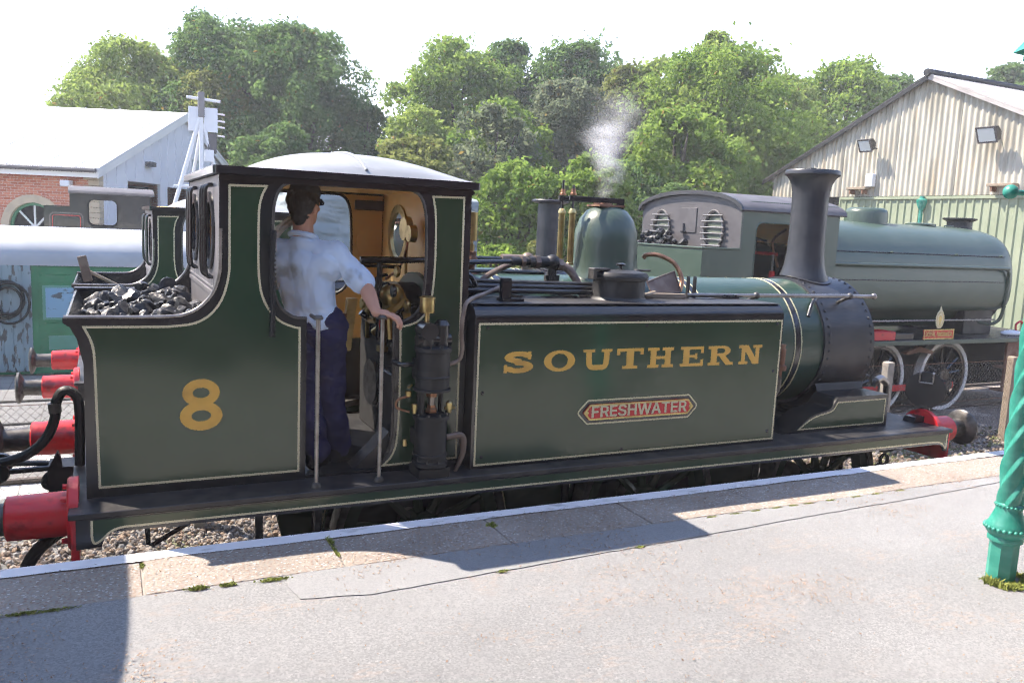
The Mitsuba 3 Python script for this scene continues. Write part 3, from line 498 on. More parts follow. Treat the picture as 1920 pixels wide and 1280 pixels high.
# front and rear hoses, coupling, lamp iron
P('brake_pipe', tube([(3.46, -.42, .9), (3.46, -.42, 1.28), (3.44, -.42, 1.37), (3.36, -.43, 1.41), (3.28, -.44, 1.39), (3.25, -.44, 1.34)], [.030, .028, .032, .030, .030, .026]), 'm_black', 40)
P('brake_pipe__union', tube([(3.45, -.42, 1.36), (3.36, -.43, 1.413), (3.28, -.44, 1.395)], .034), 'm_steel', 40)
hk = P('rear_hose', tube([(-3.42, -.25, 1.10), (-3.415, -.25, 1.45), (-3.44, -.25, 1.55), (-3.50, -.25, 1.57), (-3.54, -.25, 1.50), (-3.55, -.25, 1.40), (-3.60, -.25, 1.28), (-3.70, -.25, 1.19), (-3.85, -.25, 1.145), (-4.05, -.25, 1.12), (-4.3, -.25, 1.2), (-4.5, -.25, 1.35), (-4.56, -.25, 1.4)], .030), 'm_rubber', 40)
P(hk+'__union', cat([cyl(.036, (-3.545, -.25, 1.44), (-3.55, -.25, 1.50), 12), cyl(.036, (-3.86, -.25, 1.143), (-3.93, -.25, 1.135), 12)]), 'm_dark_steel')
P('rear_hose', tube([(-3.43, -.72, .88), (-3.52, -.76, .86), (-3.62, -.80, .79), (-3.68, -.80, .68), (-3.69, -.78, .52), (-3.64, -.76, .42)], .036), 'm_rubber', 40)
cp = P('coupling', cat([tube([(-3.44, -.05, .98), (-3.58, -.05, 1.0), (-3.62, -.05, .94), (-3.56, -.05, .90)], .028, 8), box(-3.60, -3.40, -.16, .06, .90, 1.07), prism_y(Polygon([(-3.60, 1.06), (-3.52, 1.06), (-3.53, 1.13), (-3.545, 1.17), (-3.57, 1.12)]), -.16, -.10)]), 'm_black_matt')
P(cp+'__link', cat([tube([(-3.55, -.14, 1.065), (-3.86, -.14, 1.06)], .018, 8, False), tube([(-3.50, .06, 1.03), (-3.86, .06, 1.06)], .018, 8, False), lathe([(0, -.02), (.065, -.02), (.07, 0), (.065, .02), (0, .02)], (-3.87, -.15, 1.06), 'y', 20), lathe([(0, -.02), (.065, -.02), (.07, 0), (.065, .02), (0, .02)], (-3.87, .06, 1.06), 'y', 20), tube([(-3.87, -.17, 1.06), (-3.87, .08, 1.06)], .03, 10, False), tube([(-3.87, -.05, 1.06), (-4.2, -.05, 1.05), (-4.58, -.05, 1.05)], .022, 8, False)]), 'm_black', 35)
P('coupling', cat([tube([(3.44, -.0, .98), (3.60, 0, 1.0), (3.63, 0, .93)], .028, 8)]+[ring(.045, .07, .02, (3.58, .0, .86-.1*i), 'y' if i % 2 else 'x', 16) for i in range(4)]), 'm_black_matt')
P('front_chain', cat([tube([(2.62, -1.06, 1.05), (2.70, -1.06, .93), (2.95, -1.06, .96), (3.05, -1.06, 1.02)], .018, 8), ring(.035, .055, .02, (2.75, -1.06, .84), 'y', 14), ring(.035, .055, .02, (2.70, -1.06, .76), 'y', 14)]), 'm_black_matt')
P('wheel_guard', cat([box(2.60, 2.64, -.72, -.60, .25, 1.05)]), 'm_black_matt')
bs = P('lamp_bracket', cat([prism_y(Polygon([(3.27, 1.092), (3.60, 1.092), (3.56, 1.13), (3.44, 1.15), (3.30, 1.14)]), -.90, -.78), rbox(3.435, 3.475, -.86, -.82, 1.10, 1.22, .004)]), 'm_black')
# ---- cab interior
bh = Polygon([(-.44, 1.12), (-.44, 1.75)] + [(.46*math.cos(t), 1.78+.46*math.sin(t)) for t in np.linspace(np.pi, 0, 21)] + [(.44, 1.12)])
k = P('backhead', prism_x(bh, -1.46, -1.17), 'm_dark', 35)
P(k+'__brass_band', prism_x(frame_of(bh.buffer(.006), .05), -1.40, -1.34), 'm_brass')
P(k+'__firedoor', cat([lathe([(0, 0), (.17, 0), (.17, .03), (.13, .05), (0, .055)], (-1.515, 0, 1.50), 'x', 28)]), 'm_dark_steel', 35)
P(k+'__pressure_gauge', cat([lathe([(0, -.03), (.085, -.03), (.09, 0), (.09, .02), (.075, .025), (0, .025)], (-1.25, .02, 2.63), 'x', 26), lathe([(0, -.03), (.06, -.03), (.065, .02), (0, .02)], (-1.27, -.16, 2.60), 'x', 22), cyl(.012, (-1.25, .02, 2.30), (-1.25, .02, 2.60), 8)]), 'm_brass', 35)
P(k+'__gauge_pipe', tube([(-1.24, .02, 2.60), (-1.26, -.02, 2.50), (-1.27, .03, 2.40), (-1.30, .08, 2.32), (-1.38, .10, 2.25)], .010), 'm_copper', 40)
P(k+'__gauge_glass', cat([cyl(.018, (-1.48, .20, 1.80), (-1.48, .20, 2.10), 10), cyl(.018, (-1.48, -.22, 1.80), (-1.48, -.22, 2.10), 10), box(-1.52, -1.46, .16, .24, 2.08, 2.13), box(-1.52, -1.46, -.26, -.18, 1.76, 1.80)]), 'm_brass', 35)
P(k+'__whistle_bar', cat([tube([(-1.68, -.28, 2.41), (-1.50, -.28, 2.412), (-1.18, -.28, 2.42)], [.024, .026, .020], 10, False), cyl(.020, (-1.54, -.28, 1.85), (-1.54, -.28, 2.41), 10), tube([(-1.62, .02, 2.36), (-1.30, -.02, 2.35)], .014, 8, False), tube([(-1.56, -.02, 2.10), (-1.50, -.05, 2.26), (-1.42, -.08, 2.3)], .013, 8)]), 'm_black', 40)
rng = np.random.default_rng(4)
vv = []
for i in range(22):
    c_ = np.array([-1.50+rng.uniform(-.06, .12), rng.uniform(-.55, .2), rng.uniform(1.75, 2.34)])
    vv.append(cyl(rng.uniform(.012, .03), c_, c_+rng.normal(0, .07, 3), 10) if i % 3 else lathe([(0, 0), (.04, 0), (.045, .015), (.03, .03), (0, .03)], c_, 'x', 12))
P(k+'__valve', cat(vv[:11]), 'm_brass', 35, stuff=True); P(k+'__valve', cat(vv[11:]), 'm_black', 35, stuff=True)
P(k+'__injector', cat([trimesh.creation.icosphere(2, .085).apply_scale((1, 1, 1)).apply_translation((-1.46, -.30, 2.17)), cyl(.05, (-1.52, -.35, 2.02), (-1.35, -.30, 2.12), 14)]), 'm_brass', 40)
P(k+'__valve_wheel', cat([ring(.035, .05, .012, (-1.56, y, z), 'x', 16) for y, z in ((-.12, 2.24), (-.40, 1.98), (.1, 2.2))]), 'm_red')
P('reverser', cat([prism_y(Polygon([(-1.775, 2.15), (-1.71, 2.15), (-1.75, 1.79), (-1.81, 1.79)]), -.34, -.28), prism_y(Polygon([(-1.79, 2.0), (-1.74, 2.0), (-1.80, 1.72), (-1.85, 1.72)]), -.27, -.25)]), 'm_brass')
P('reverser__lever', cat([tube([(-1.80, -.36, 2.05), (-1.84, -.36, 1.5), (-1.83, -.36, 1.12)], .014, 8, False), cyl(.02, (-1.83, -.22, 1.8), (-1.80, -.22, 2.05), 10)]), 'm_copper')
P('cab_seat', rbox(-1.60, -1.22, -.88, -.50, 1.11, 1.70, .01), 'm_black_matt')
P('tool_box', cat([prism_y(Polygon([(-1.86, 1.11), (-1.63, 1.11), (-1.63, 1.34), (-1.72, 1.24)]), -.86, -.70)]), 'm_plate')
P('ventilator', cat([ring(.135, .148, .01, (-1.225-.0, .884, 2.50), 'y', 32)]+[box(-1.24+dx_, -1.22+dx_, .876, .886, 2.50+dz_, 2.52+dz_) for dx_ in (-.03, 0, .03) for dz_ in (-.03, .03)]).apply_translation((-.02, 0, 0)), 'm_ochre')
P('notice_plate', rbox(-1.38, -1.13, .872, .885, 2.76, 2.84, .003).apply_translation((-.03, 0, 0)), 'm_grey')
P('coal_bulkhead', box(-2.64, -2.62, -.88, .88, 1.11, 2.05), 'm_black_matt')
P('cab_door_strap', cat([tube([(-2.372, -.932, 2.60), (-2.385, -.935, 2.40), (-2.378, -.935, 2.15), (-2.385, -.94, 1.98)], .014, 8)]+[ring(.012, .019, .010, (-2.38, -.935, 1.98+.026*i), 'z', 10) for i in range(24)]), 'm_rubber', 40)
P('boiler_cladding_edge', ring(.505, .52, .02, (-1.19, 0, 1.79), 'x', 48), 'm_brass', 35)
# ---- things lying on or fixed to the near engine
sh = Thing('shovel', 'brown metal coal shovel lying on the tank top beside the round filler', 'shovel')
W = np.array([[(.58, -.56, 2.185), (.55, -.50, 2.30)], [(.74, -.51, 2.205), (.71, -.46, 2.345)], [(.90, -.48, 2.225), (.85, -.44, 2.385)]])
sp = np.stack([np.stack([W[i, 0]*(1-t)+W[i, 1]*t for t in np.linspace(0, 1, 5)]) for i in range(3)])
s1 = grid_mesh(sp); s2 = s1.copy(); s2.vertices += (.004, .012, -.006); s2.invert()
sh.p('blade', cat([s1, s2, tube([tuple(q) for q in sp[:, 0]], .007, 6, False), tube([tuple(q) for q in sp[:, -1]], .007, 6, False), tube([tuple(q) for q in sp[2]], .006, 6, False), tube([tuple(q) for q in sp[0]], .006, 6, False)]), 'm_shovel', 25)
sh.p('handle', tube([(.60, -.54, 2.22), (.45, -.60, 2.205), (.28, -.66, 2.19)][:2]+[(.40, -.44, 2.205), (.0, -.43, 2.20)], .018, 10), 'm_wood', 40)
bl = Thing('wood_block', 'short weathered wooden bar lying on the tank top beside the filler', 'wood block')
g = rbox(.50, .85, -.60, -.56, 2.182, 2.22, .004); g.apply_transform(trimesh.transformations.rotation_matrix(-.10, (0, 0, 1), (.68, -.58, 2.2)))
bl.p('bar', g, 'm_wood')
ds = Thing('headcode_disc', 'round black signal disc with metal handle standing at the front end of the numbered engine', 'headcode disc')
R0 = trimesh.transformations.rotation_matrix(-1.05, (0, 0, 1), (0, 0, 0))
def at_disc(m): m.apply_transform(R0); m.apply_translation((3.475, -.83, 1.375)); return m
ds.p('plate', at_disc(lathe([(0, -.006), (.165, -.006), (.17, 0), (.165, .006), (0, .006)], (0, 0, 0), 'y', 48)), 'm_black_matt', 30)
ds.p('handle', at_disc(tube([(-.055, -.012, .165), (-.055, -.035, .155), (-.055, -.035, .07), (.055, -.035, .07), (.055, -.035, .155), (.055, -.012, .165)], .009, 8, False)), 'm_steel', 40)
ds.p('socket', at_disc(cat([box(-.03, .03, -.02, .02, -.27, -.14), box(-.05, .05, -.03, .03, -.20, -.155)])), 'm_black')
# ---- coal
def coal_lumps(n, xs, ys, zbase, zrise, rad, label, group, seed, m='m_coal'):
    r = np.random.default_rng(seed); protos = []
    for i in range(10):
        s = trimesh.creation.icosphere(2, 1.0); d = meshkit.fbm(s.vertices*1.1+i*7, 3)[:, None]
        v = s.vertices*(.62+.75*d); 
        for _ in range(12):
            nrm = r.normal(size=3); nrm /= np.linalg.norm(nrm); h = r.uniform(.50, .80); e = np.maximum(v@nrm-h, 0); v = v-e[:, None]*nrm
        protos.append(trimesh.Trimesh(v*np.array([1.15, .9, .8]), s.faces))
    out = []
    for i in range(n):
        for _ in range(60):
            x, y = r.uniform(*xs), r.uniform(*ys); q = zrise(x, y)
            R_ = rad[0]+(rad[1]-rad[0])*r.uniform()**1.7
            z = zbase+q*r.uniform(.55, 1.0)
            if all((x-a)**2+(y-b)**2+(z-c_)**2 > (.62*(R_+d_))**2 for a, b, c_, d_ in out): break
        out.append((x, y, z, R_)); g = protos[i % 10].copy(); g.apply_transform(trimesh.transformations.random_rotation_matrix(r.uniform(size=3))); g.apply_scale(R_); g.apply_translation((x, y, z))
        k = put('coal_lump', g, m, 18); tag(k, label, 'coal', group)
coal_lumps(225, (-3.34, -2.72), (-.84, .84), 1.905, lambda x, y: .21*math.sin((x+3.45)/.75*2.4)**.5 if x > -3.4 else 0, (.036, .115), 'lump of black coal heaped in the bunker of the engine beside the platform', 'coal lumps in the nearest bunker', 11)
put('steam_locomotive__coal_bed', prism_y(Polygon([(-3.355, 1.64), (-3.37, 1.92), (-3.1, 2.0), (-2.69, 2.04), (-2.69, 1.64)]), -.89, .89), 'm_coal')

s2_ = Thing('shovel', 'rusty shovel standing upright in the bunker of the half hidden engine', 'shovel')
g = rbox(-3.49, -3.40, 3.95, 3.97, 1.90, 2.17, .004); g.apply_transform(trimesh.transformations.rotation_matrix(-.22, (0, 1, 0), (-3.46, 3.96, 2.0))); s2_.p('blade', g, 'm_shovel'); s2_.p('handle', tube([(-3.44, 3.99, 2.02), (-3.15, 4.05, 1.86)], .018, 8, False), 'm_wood', 40)
# ---------------------------------------------------------------- the driver (one skin, clothes over it)
def hull_chain(spec, refine, it=10):
    parts = []
    for (a, ra), (b, rb) in spec:
        s = [m3.Manifold.sphere(r_, 20).translate(tuple(map(float, p_))) for p_, r_ in ((a, ra), (b, rb))]
        parts.append(m3.Manifold.batch_hull(s))
    m = m3.Manifold.batch_boolean(parts, m3.OpType.Add).refine_to_length(refine).to_mesh()
    t = trimesh.Trimesh(m.vert_properties[:, :3], m.tri_verts); t.merge_vertices()
    trimesh.smoothing.filter_taubin(t, iterations=it); return t
V = lambda *a: np.array(a, float)
def lerp(a, b, t): return a*(1-t)+b*t
head = V(-2.135, -.62, 2.745); neck = V(-2.14, -.615, 2.60); chest = V(-2.125, -.60, 2.40); waist = V(-2.085, -.60, 2.10); pelvis = V(-2.06, -.62, 1.99)
shR, shL = V(-1.955, -.70, 2.475), V(-2.275, -.52, 2.475)
elR, wrR = V(-1.785, -.80, 2.265), V(-1.785, -1.03, 2.135)
elL, wrL = V(-2.26, -.34, 2.25), V(-2.06, -.22, 2.20)
hipR, hipL = V(-1.985, -.665, 1.95), V(-2.13, -.585, 1.95)
knR, knL = V(-1.965, -.69, 1.56), V(-2.12, -.70, 1.55)
anR, anL = V(-1.90, -.66, 1.19), V(-2.075, -.76, 1.19)
toeR, toeL = V(-1.76, -.60, 1.14), V(-1.985, -.66, 1.14)
fdir = V(.72, .694, 0); rdir = V(.694, -.72, 0)      # where the head looks
face = lambda a, b, c_: head+fdir*a+rdir*b+V(0, 0, c_)
ch = []
seg = lambda a, ra, b, rb: ch.append(((a, ra), (b, rb)))
# skull, jaw, nose, ears, neck
seg(face(-.025, 0, .035), .088, face(.02, 0, .03), .082); seg(face(.02, 0, .03), .08, face(.055, 0, -.075), .042); seg(face(-.03, 0, -.02), .07, face(.04, 0, -.06), .05)
seg(face(.098, 0, .015), .011, face(.112, 0, -.02), .014)
for s in (1, -1): seg(face(-.005, .082*s, .005), .016, face(-.002, .078*s, -.03), .012); seg(face(.085, .03*s, -.005), .012, face(.075, .045*s, -.01), .016)
seg(face(.09, -.018, -.055), .011, face(.09, .018, -.055), .011)
seg(neck+V(0, 0, -.05), .066, face(-.015, 0, -.05), .058)
seg(shR, .05, shL, .05); seg(chest, .095, waist, .085); seg(shR+V(-.04, .02, -.08), .06, chest, .09); seg(shL+V(.04, -.02, -.08), .06, chest, .09); seg(waist, .085, pelvis, .09); seg(hipR, .075, hipL, .075)
seg(neck+V(0, 0, -.06), .055, lerp(shR, shL, .35), .045); seg(neck+V(0, 0, -.06), .055, lerp(shR, shL, .65), .045)
seg(shR, .062, lerp(shR, elR, .5), .052); seg(lerp(shR, elR, .5), .052, elR, .046); seg(elR, .046, lerp(elR, wrR, .3), .048); seg(lerp(elR, wrR, .3), .048, wrR, .031)
seg(shL, .062, elL, .043); seg(elL, .043, wrL, .028)
for h_, k_, a_ in ((hipR, knR, anR), (hipL, knL, anL)):
    seg(h_, .078, k_, .055); seg(k_, .062, lerp(k_, a_, .35), .06); seg(lerp(k_, a_, .35), .06, a_, .04)
for a_, t_ in ((anR, toeR), (anL, toeL)): seg(a_, .04, t_, .032)
# hands: palm, four fingers closing over the rail knob, thumb from the side
def hand(w, along, across, down, rest):
    seg(w, .027, w+along*.045, .027)
    for i, (s, L_) in enumerate(((-.032, .072), (-.011, .082), (.011, .078), (.031, .062))):
        k0 = w+along*.085+across*s
        seg(w+along*.02+across*s*.5, .016, k0, .0125)
        p1 = k0+along*L_*.45+down*L_*(.15+.05*i); p2 = p1+along*L_*.22+down*L_*.35; p3 = p2-along*L_*.05+down*L_*.28
        seg(k0, .0115, p1, .0100); seg(p1, .0100, p2, .0092); seg(p2, .0092, p3, .0082)
    t0 = w+along*.03-across*.03; t1 = t0+along*.035-across*.028+down*.015; t2 = t1+along*.03+across*.004+down*.018
    seg(t0, .016, t1, .0125); seg(t1, .0125, t2, .010)
al = V(.86, -.45, -.12); al /= np.linalg.norm(al); ac = np.cross(al, V(0, 0, 1)); ac /= np.linalg.norm(ac)
hand(wrR+V(.01, -.02, -.005), al, ac, V(0, 0, -1), None)
hand(wrL, V(.8, .3, -.5), V(.3, -.9, 0), V(0, 0, -1), None)
man = tag(put('person', hull_chain(ch, .009, 6), 'm_skin', True), 'man in light blue shirt and navy trousers standing in the cab doorway', 'person')
# shirt: torso and short sleeves, loose at the hem
ch = []
seg(shR+V(0, 0, -.01), .080, shL+V(0, 0, -.01), .080); seg(neck+V(0, 0, -.085), .082, lerp(shR, shL, .3), .070); seg(neck+V(0, 0, -.085), .082, lerp(shR, shL, .7), .070)
for s_, o in ((shR, 1), (shL, -1)):
    seg(s_+V(-.035*o, .02*o, -.08), .108, lerp(chest, waist, .1)+V(.045*o, -.028*o, 0), .118)
    seg(lerp(chest, waist, .1)+V(.045*o, -.028*o, 0), .118, waist+V(.045*o, -.028*o, -.01), .118); seg(waist+V(.045*o, -.028*o, -.01), .118, pelvis+V(.045*o, -.03*o, .05), .122)
seg(chest, .128, waist, .125)
for s_, e_ in ((shR, elR), (shL, elL)): seg(s_, .076, lerp(s_, e_, .45), .072); seg(lerp(s_, e_, .45), .072, lerp(s_, e_, .86), .074)
st = hull_chain(ch, .012, 8)
dsp = meshkit.fbm(st.vertices*V(10, 10, 5)+meshkit.fbm(st.vertices*6, 2)[:, None]*1.5, 3, 3)-.5; st.vertices += st.vertex_normals*(dsp*.052*np.clip((2.62-st.vertices[:, 2])*4, .25, 1))[:, None]
def cutplane(t, o, n):
    m = m3.Manifold(m3.Mesh(np.asarray(t.vertices, np.float32), np.asarray(t.faces, np.uint32)))
    r_ = m.trim_by_plane(tuple(map(float, n)), float(np.dot(n, o))).to_mesh(); return trimesh.Trimesh(r_.vert_properties[:, :3], r_.tri_verts)
try:
    q = cutplane(st, elR+(shR-elR)*.16, (shR-elR)/np.linalg.norm(shR-elR)) if False else st
except Exception: q = st
put(f'{man}__shirt', st, 'm_shirt', 70)
put(f'{man}__shirt__collar', tube([tuple(neck+fdir*.075*math.cos(a)+rdir*.082*math.sin(a)+V(0, 0, -.035-.02*math.cos(a))) for a in np.linspace(0, 2*np.pi, 26)], [.017]*26, 8, False), 'm_shirt', 50)
ch = []
seg(hipR+V(0, 0, .07), .114, hipL+V(0, 0, .07), .114); seg(hipR, .118, hipL, .118)
for h_, k_, a_ in ((hipR, knR, anR), (hipL, knL, anL)):
    seg(h_, .116, k_, .084); seg(k_, .084, lerp(k_, a_, .6), .082); seg(lerp(k_, a_, .6), .082, a_+V(0, 0, .035), .078)
tr = hull_chain(ch, .014, 8); dsp = meshkit.fbm(tr.vertices*V(9, 9, 13), 3, 8)-.5; tr.vertices += tr.vertex_normals*(dsp*.055)[:, None]
put(f'{man}__trousers', tr, 'm_trousers', 50)
for a_, t_ in ((anR, toeR), (anL, toeL)):
    ch = []; d_ = (t_-a_); d_[2] = 0; d_ /= np.linalg.norm(d_)
    seg(a_+V(0, 0, .0)-d_*.03, .05, V(*a_[:2], 1.155)-d_*.045, .044); seg(V(*a_[:2], 1.155)-d_*.045, .044, V(*t_[:2], 1.148), .040); seg(a_, .048, V(*t_[:2], 1.15), .038)
    put(f'{man}__shoe', hull_chain(ch, .012, 5), 'm_cap', 50)
ch = []
seg(face(-.032, 0, .042), .096, face(.008, 0, .055), .088); seg(face(-.045, 0, .0), .080, face(-.045, 0, -.03), .066); seg(face(-.045, 0, -.03), .064, face(-.045, 0, -.07), .05)
for s in (1, -1): seg(face(-.02, .042*s, .03), .052, face(.015, .045*s, .035), .042)
hm = hull_chain(ch, .010, 5); hm.vertices += hm.vertex_normals*((meshkit.fbm(hm.vertices*V(90, 90, 45), 2)-.5)*.018)[:, None]
put(f'{man}__hair', hm, 'm_hair', 50)
ch = []
seg(face(-.02, 0, .095), .085, face(.04, 0, .09), .078); seg(face(.04, 0, .08), .07, face(.07, 0, .065), .055)
cp_ = hull_chain(ch, .012, 5); put(f'{man}__cap', cp_, 'm_cap', 50)
pk = [face(.075+.075*math.cos(a), .075*math.sin(a), .045-.022*math.cos(a)) for a in np.linspace(-1.5, 1.5, 15)]
pk2 = [face(.075, .078*math.sin(a), .055) for a in np.linspace(-1.5, 1.5, 15)]
g = grid_mesh(np.array([pk2, pk])); g2 = g.copy(); g2.vertices[:, 2] -= .008; g2.invert()
put(f'{man}__cap__peak', cat([g, g2, tube([tuple(q_-V(0, 0, .004)) for q_ in pk], .0055, 6, False)]), 'm_cap', 50)
# white cloth over his left shoulder
cl = Thing('cloth', 'white rag draped over the shoulder of the man in the blue shirt', 'cloth')
uu, ww = np.linspace(0, 1, 22), np.linspace(-1, 1, 12)
path = smooth_path([(-2.30, -.60, 2.48), (-2.30, -.575, 2.565), (-2.27, -.54, 2.615), (-2.22, -.53, 2.655), (-2.165, -.53, 2.68), (-2.15, -.47, 2.655), (-2.15, -.43, 2.60)], 4)
G = np.array([[p_+V(.25, .45, -.85)*w_*.034+V(-.01, -.02, 0)*math.sin(w_*7+i*.5)-V(0, 0, .010*w_*w_) for w_ in ww] for i, p_ in enumerate(path)])
g = grid_mesh(G); g2 = g.copy(); g2.vertices -= V(0, 0, .006); g2.invert(); cl.p('fold', cat([g, g2]), 'm_cloth', True)
# ---------------------------------------------------------------- ground, tracks, platform
def struct(key, mesh, m, smooth=False, **kw):
    k = put(key, mesh, m, smooth, **kw); tag(k, kind='structure'); return k
struct('ground', box(-165, 265, .9, 118, -.60, -.285), 'm_yard')
struct('track_bed', box(-60, 60, -1.31, .9, -.60, -.16), 'm_yard')
PZ = .882
pf = struct('platform', box(-40, 40, -9.0, -1.80, -.5, PZ-.004), 'm_asphalt')
put(pf+'__front_wall', box(-40, 40, -1.45, -1.33, -.5, PZ-.075), 'm_brick_face')
put(pf+'__fill', box(-40, 40, -1.80, -1.45, -.5, PZ-.08), 'm_dark'); put(pf+'__joint_filler', box(-12.6, 12.2, -1.79, -1.31, PZ-.07, PZ-.009), 'm_concrete')
jx = [-12.6, -11.6, -10.6, -9.6, -8.65, -7.7, -6.75, -5.8, -4.9, -4.02, -3.115, -2.143, -1.175, -.194, .746, 1.684, 2.62, 3.507, 4.45, 5.4, 6.35, 7.3, 8.25, 9.2, 10.2, 11.2, 12.2]
rg = np.random.default_rng(9)
for a, b in zip(jx[:-1], jx[1:]):
    s = rbox(a+.003, b-.006, -1.805+rg.uniform(-.008, .008), -1.29+rg.uniform(-.006, .006), PZ-.078, PZ+rg.uniform(-.003, .002), .006)
    s.vertices[:, 2] += (s.vertices[:, 0]-(a+b)/2)*rg.normal(0, .003)
    put(pf+'__coping_slab', s, 'm_coping')
xs = np.linspace(-12.5, 12, 900); n1 = meshkit.fbm(np.stack([xs*3, xs*0, xs*0], 1), 4)-.5
up_ = np.stack([xs, -1.392+.035*n1, xs*0+PZ+.005], 1); lo_ = np.stack([xs, xs*0-1.283, xs*0+PZ+.005], 1); fr_ = np.stack([xs, xs*0-1.283, xs*0+PZ-.06], 1)
w = grid_mesh(np.stack([lo_, up_])); w2 = grid_mesh(np.stack([fr_, lo_])); put(pf+'__white_edge', cat([w, w2]), 'm_white_edge')
pp = Polygon([(-2.46, -1.81), (-2.47, -1.95), (-2.45, -2.10), (-2.11, -2.165), (-1.2, -2.12), (-.02, -2.07), (1.0, -2.02), (1.95, -1.985), (3.4, -1.90), (3.4, -1.81)])
q = pp.segmentize(.05); co = np.array(q.exterior.coords); co += (meshkit.noise(np.c_[co*14, co[:, :1]*0])[:, None]-.5)*.012
put(pf+'__asphalt_patch', prism_z(Polygon(co).buffer(0), PZ-.02, PZ+.001), 'm_patch')
def blades(spots, seed, hmax=.03, n=260):
    r = np.random.default_rng(seed); Vv, Ff, Cc = [], [], []
    for (x, y, sx, sy, dens, hh) in spots:
        for i in range(int(n*dens)):
            d_ = r.normal(size=2)*.5; a = r.uniform(0, 6.28); h = hh*r.uniform(.3, 1); b = V(x+d_[0]*sx, y+d_[1]*sy, PZ); t = V(math.cos(a), math.sin(a), 0)*.006
            le = V(r.normal(0, .5)*h, r.normal(0, .5)*h, h); i0 = len(Vv); Vv += [b-t, b+t, b+le*.6+t*.7, b+le*.6-t*.7, b+le]; Ff += [(i0, i0+1, i0+2), (i0, i0+2, i0+3), (i0+3, i0+2, i0+4)]
            c_ = mix_np((.14, .17, .04), (.32, .35, .08), r.uniform()); Cc += [c_]*5
    return trimesh.Trimesh(np.array(Vv), np.array(Ff), process=False), np.array(Cc)
def mix_np(a, b, t): return np.array(a)*(1-t)+np.array(b)*t
spots = [(-3.5, -1.835, .10, .015, .6, .007), (-3.63, -1.83, .10, .015, .5, .012), (-2.53, -1.84, .07, .02, 1.2, .008), (-2.74, -1.83, .04, .012, .5, .014), (-2.88, -1.825, .04, .012, .5, .02), (-1.17, -1.50, .025, .03, .8, .015), (-2.145, -1.44, .012, .05, .8, .015), (-2.15, -1.6, .008, .08, .5, .01), (-3.115, -1.45, .008, .03, .4, .012)] + [(x_, -1.825, .045, .010, .40, .006) for x_ in (.25, .45, .62, .8, .95, 1.1, 1.3, 1.55, 1.75, 2.0)] + [(-1.4, -2.14, .03, .01, .3, .01), (-.5, -2.10, .03, .01, .3, .01)]
g, c_ = blades(spots, 5); tag(put('moss', g, 'm_moss', False, color=c_), 'yellow green moss growing along the platform slab joints', 'moss', kind='stuff')
g, c_ = blades([(1.12, -3.27, .06, .03, 1.2, .03), (1.24, -3.27, .07, .03, 1.4, .025), (1.05, -3.2, .03, .05, .6, .045), (1.30, -3.2, .03, .06, .5, .03)], 6); tag(put('weeds', g, 'm_moss', False, color=c_), 'small green weeds growing round the foot of the teal lamp post', 'weeds', kind='stuff')
def litter(n, seed):
    r = np.random.default_rng(seed); x, y = r.uniform(-4.5, 7.5, n*6), r.uniform(-5.4, -1.35, n*6)
    w = meshkit.fbm(np.stack([x*1.9+7, y*2.8, x*0], 1), 4, 3); k = (w+r.normal(0, .075, n*6) > .64) | (r.uniform(size=n*6) < .03); x, y = x[k][:n], y[k][:n]; n = len(x)
    a = r.uniform(0, 6.28, n); l, h = r.uniform(.003, .010, n), r.uniform(.0015, .004, n); t = np.stack([np.cos(a), np.sin(a), r.normal(0, .22, n)], 1)*l[:, None]; u = np.stack([-np.sin(a), np.cos(a), r.normal(0, .22, n)], 1)*h[:, None]
    c = np.stack([x, y, np.full(n, PZ+.0055)], 1); v = np.stack([c-t, c+u, c+t, c-u], 1).reshape(-1, 3); v[:, 2] = np.maximum(v[:, 2], PZ+.002)
    f = (np.array([(0, 1, 2), (0, 2, 3)])[None]+(np.arange(n)*4)[:, None, None]).reshape(-1, 3); q = r.uniform(size=(n, 1)); col = np.array([.20, .12, .075])*(1-q)+np.array([.40, .29, .21])*q
    return trimesh.Trimesh(v, f, process=False), np.repeat(col, 4, 0)
g, c_ = litter(22000, 17); tag(put('leaf_litter', g, 'm_ballast', False, color=c_), 'dry brown leaf fragments scattered over the platform tarmac', 'leaves', kind='stuff')
def track(y, z, x0, x1, name, sleepers=True):
    t = Thing(name, *{'rail_track': ('rails and sleepers of the track beside the platform', 'railway track'), 'rail_track_001': ('rails and sleepers of the track behind the chain link fence', 'railway track')}.get(name, (name, 'railway track')))
    pr = Polygon([(-.07, 0), (.07, 0), (.07, .012), (.012, .03), (.012, .115), (.036, .125), (.036, .155), (-.036, .155), (-.036, .125), (-.012, .115), (-.012, .03), (-.07, .012)])
    for s in (-1, 1): t.p('rail', prism_x(affinity.translate(pr, y+s*.7525, z-.155), x0, x1), 'm_rail')
    if sleepers:
        for i, x in enumerate(np.arange(x0+.4, x1-.3, .72)):
            t.p('sleeper', box(x-.125, x+.125, y-1.25, y+1.25, z-.29, z-.156), 'm_sleeper')
tr1 = track(0, 0, -14, 14, 'rail_track'); tr2 = track(4.86, -.229, -14, 18.5, 'rail_track_001')
for y_, nm in ((7.65, 'rail_track_002'),):
    t = Thing('rail_track', 'dark rails set flush in the grey paved yard in front of the green van', 'railway track')
    for s in (-1, 1): t.p('rail', box(-16, 2, y_+s*.7525-.035, y_+s*.7525+.035, -.30, -.262), 'm_dark_steel'); t.p('groove', box(-16, 2, y_+s*.7525+.04, y_+s*.7525+.09, -.30, -.281), 'm_dark')
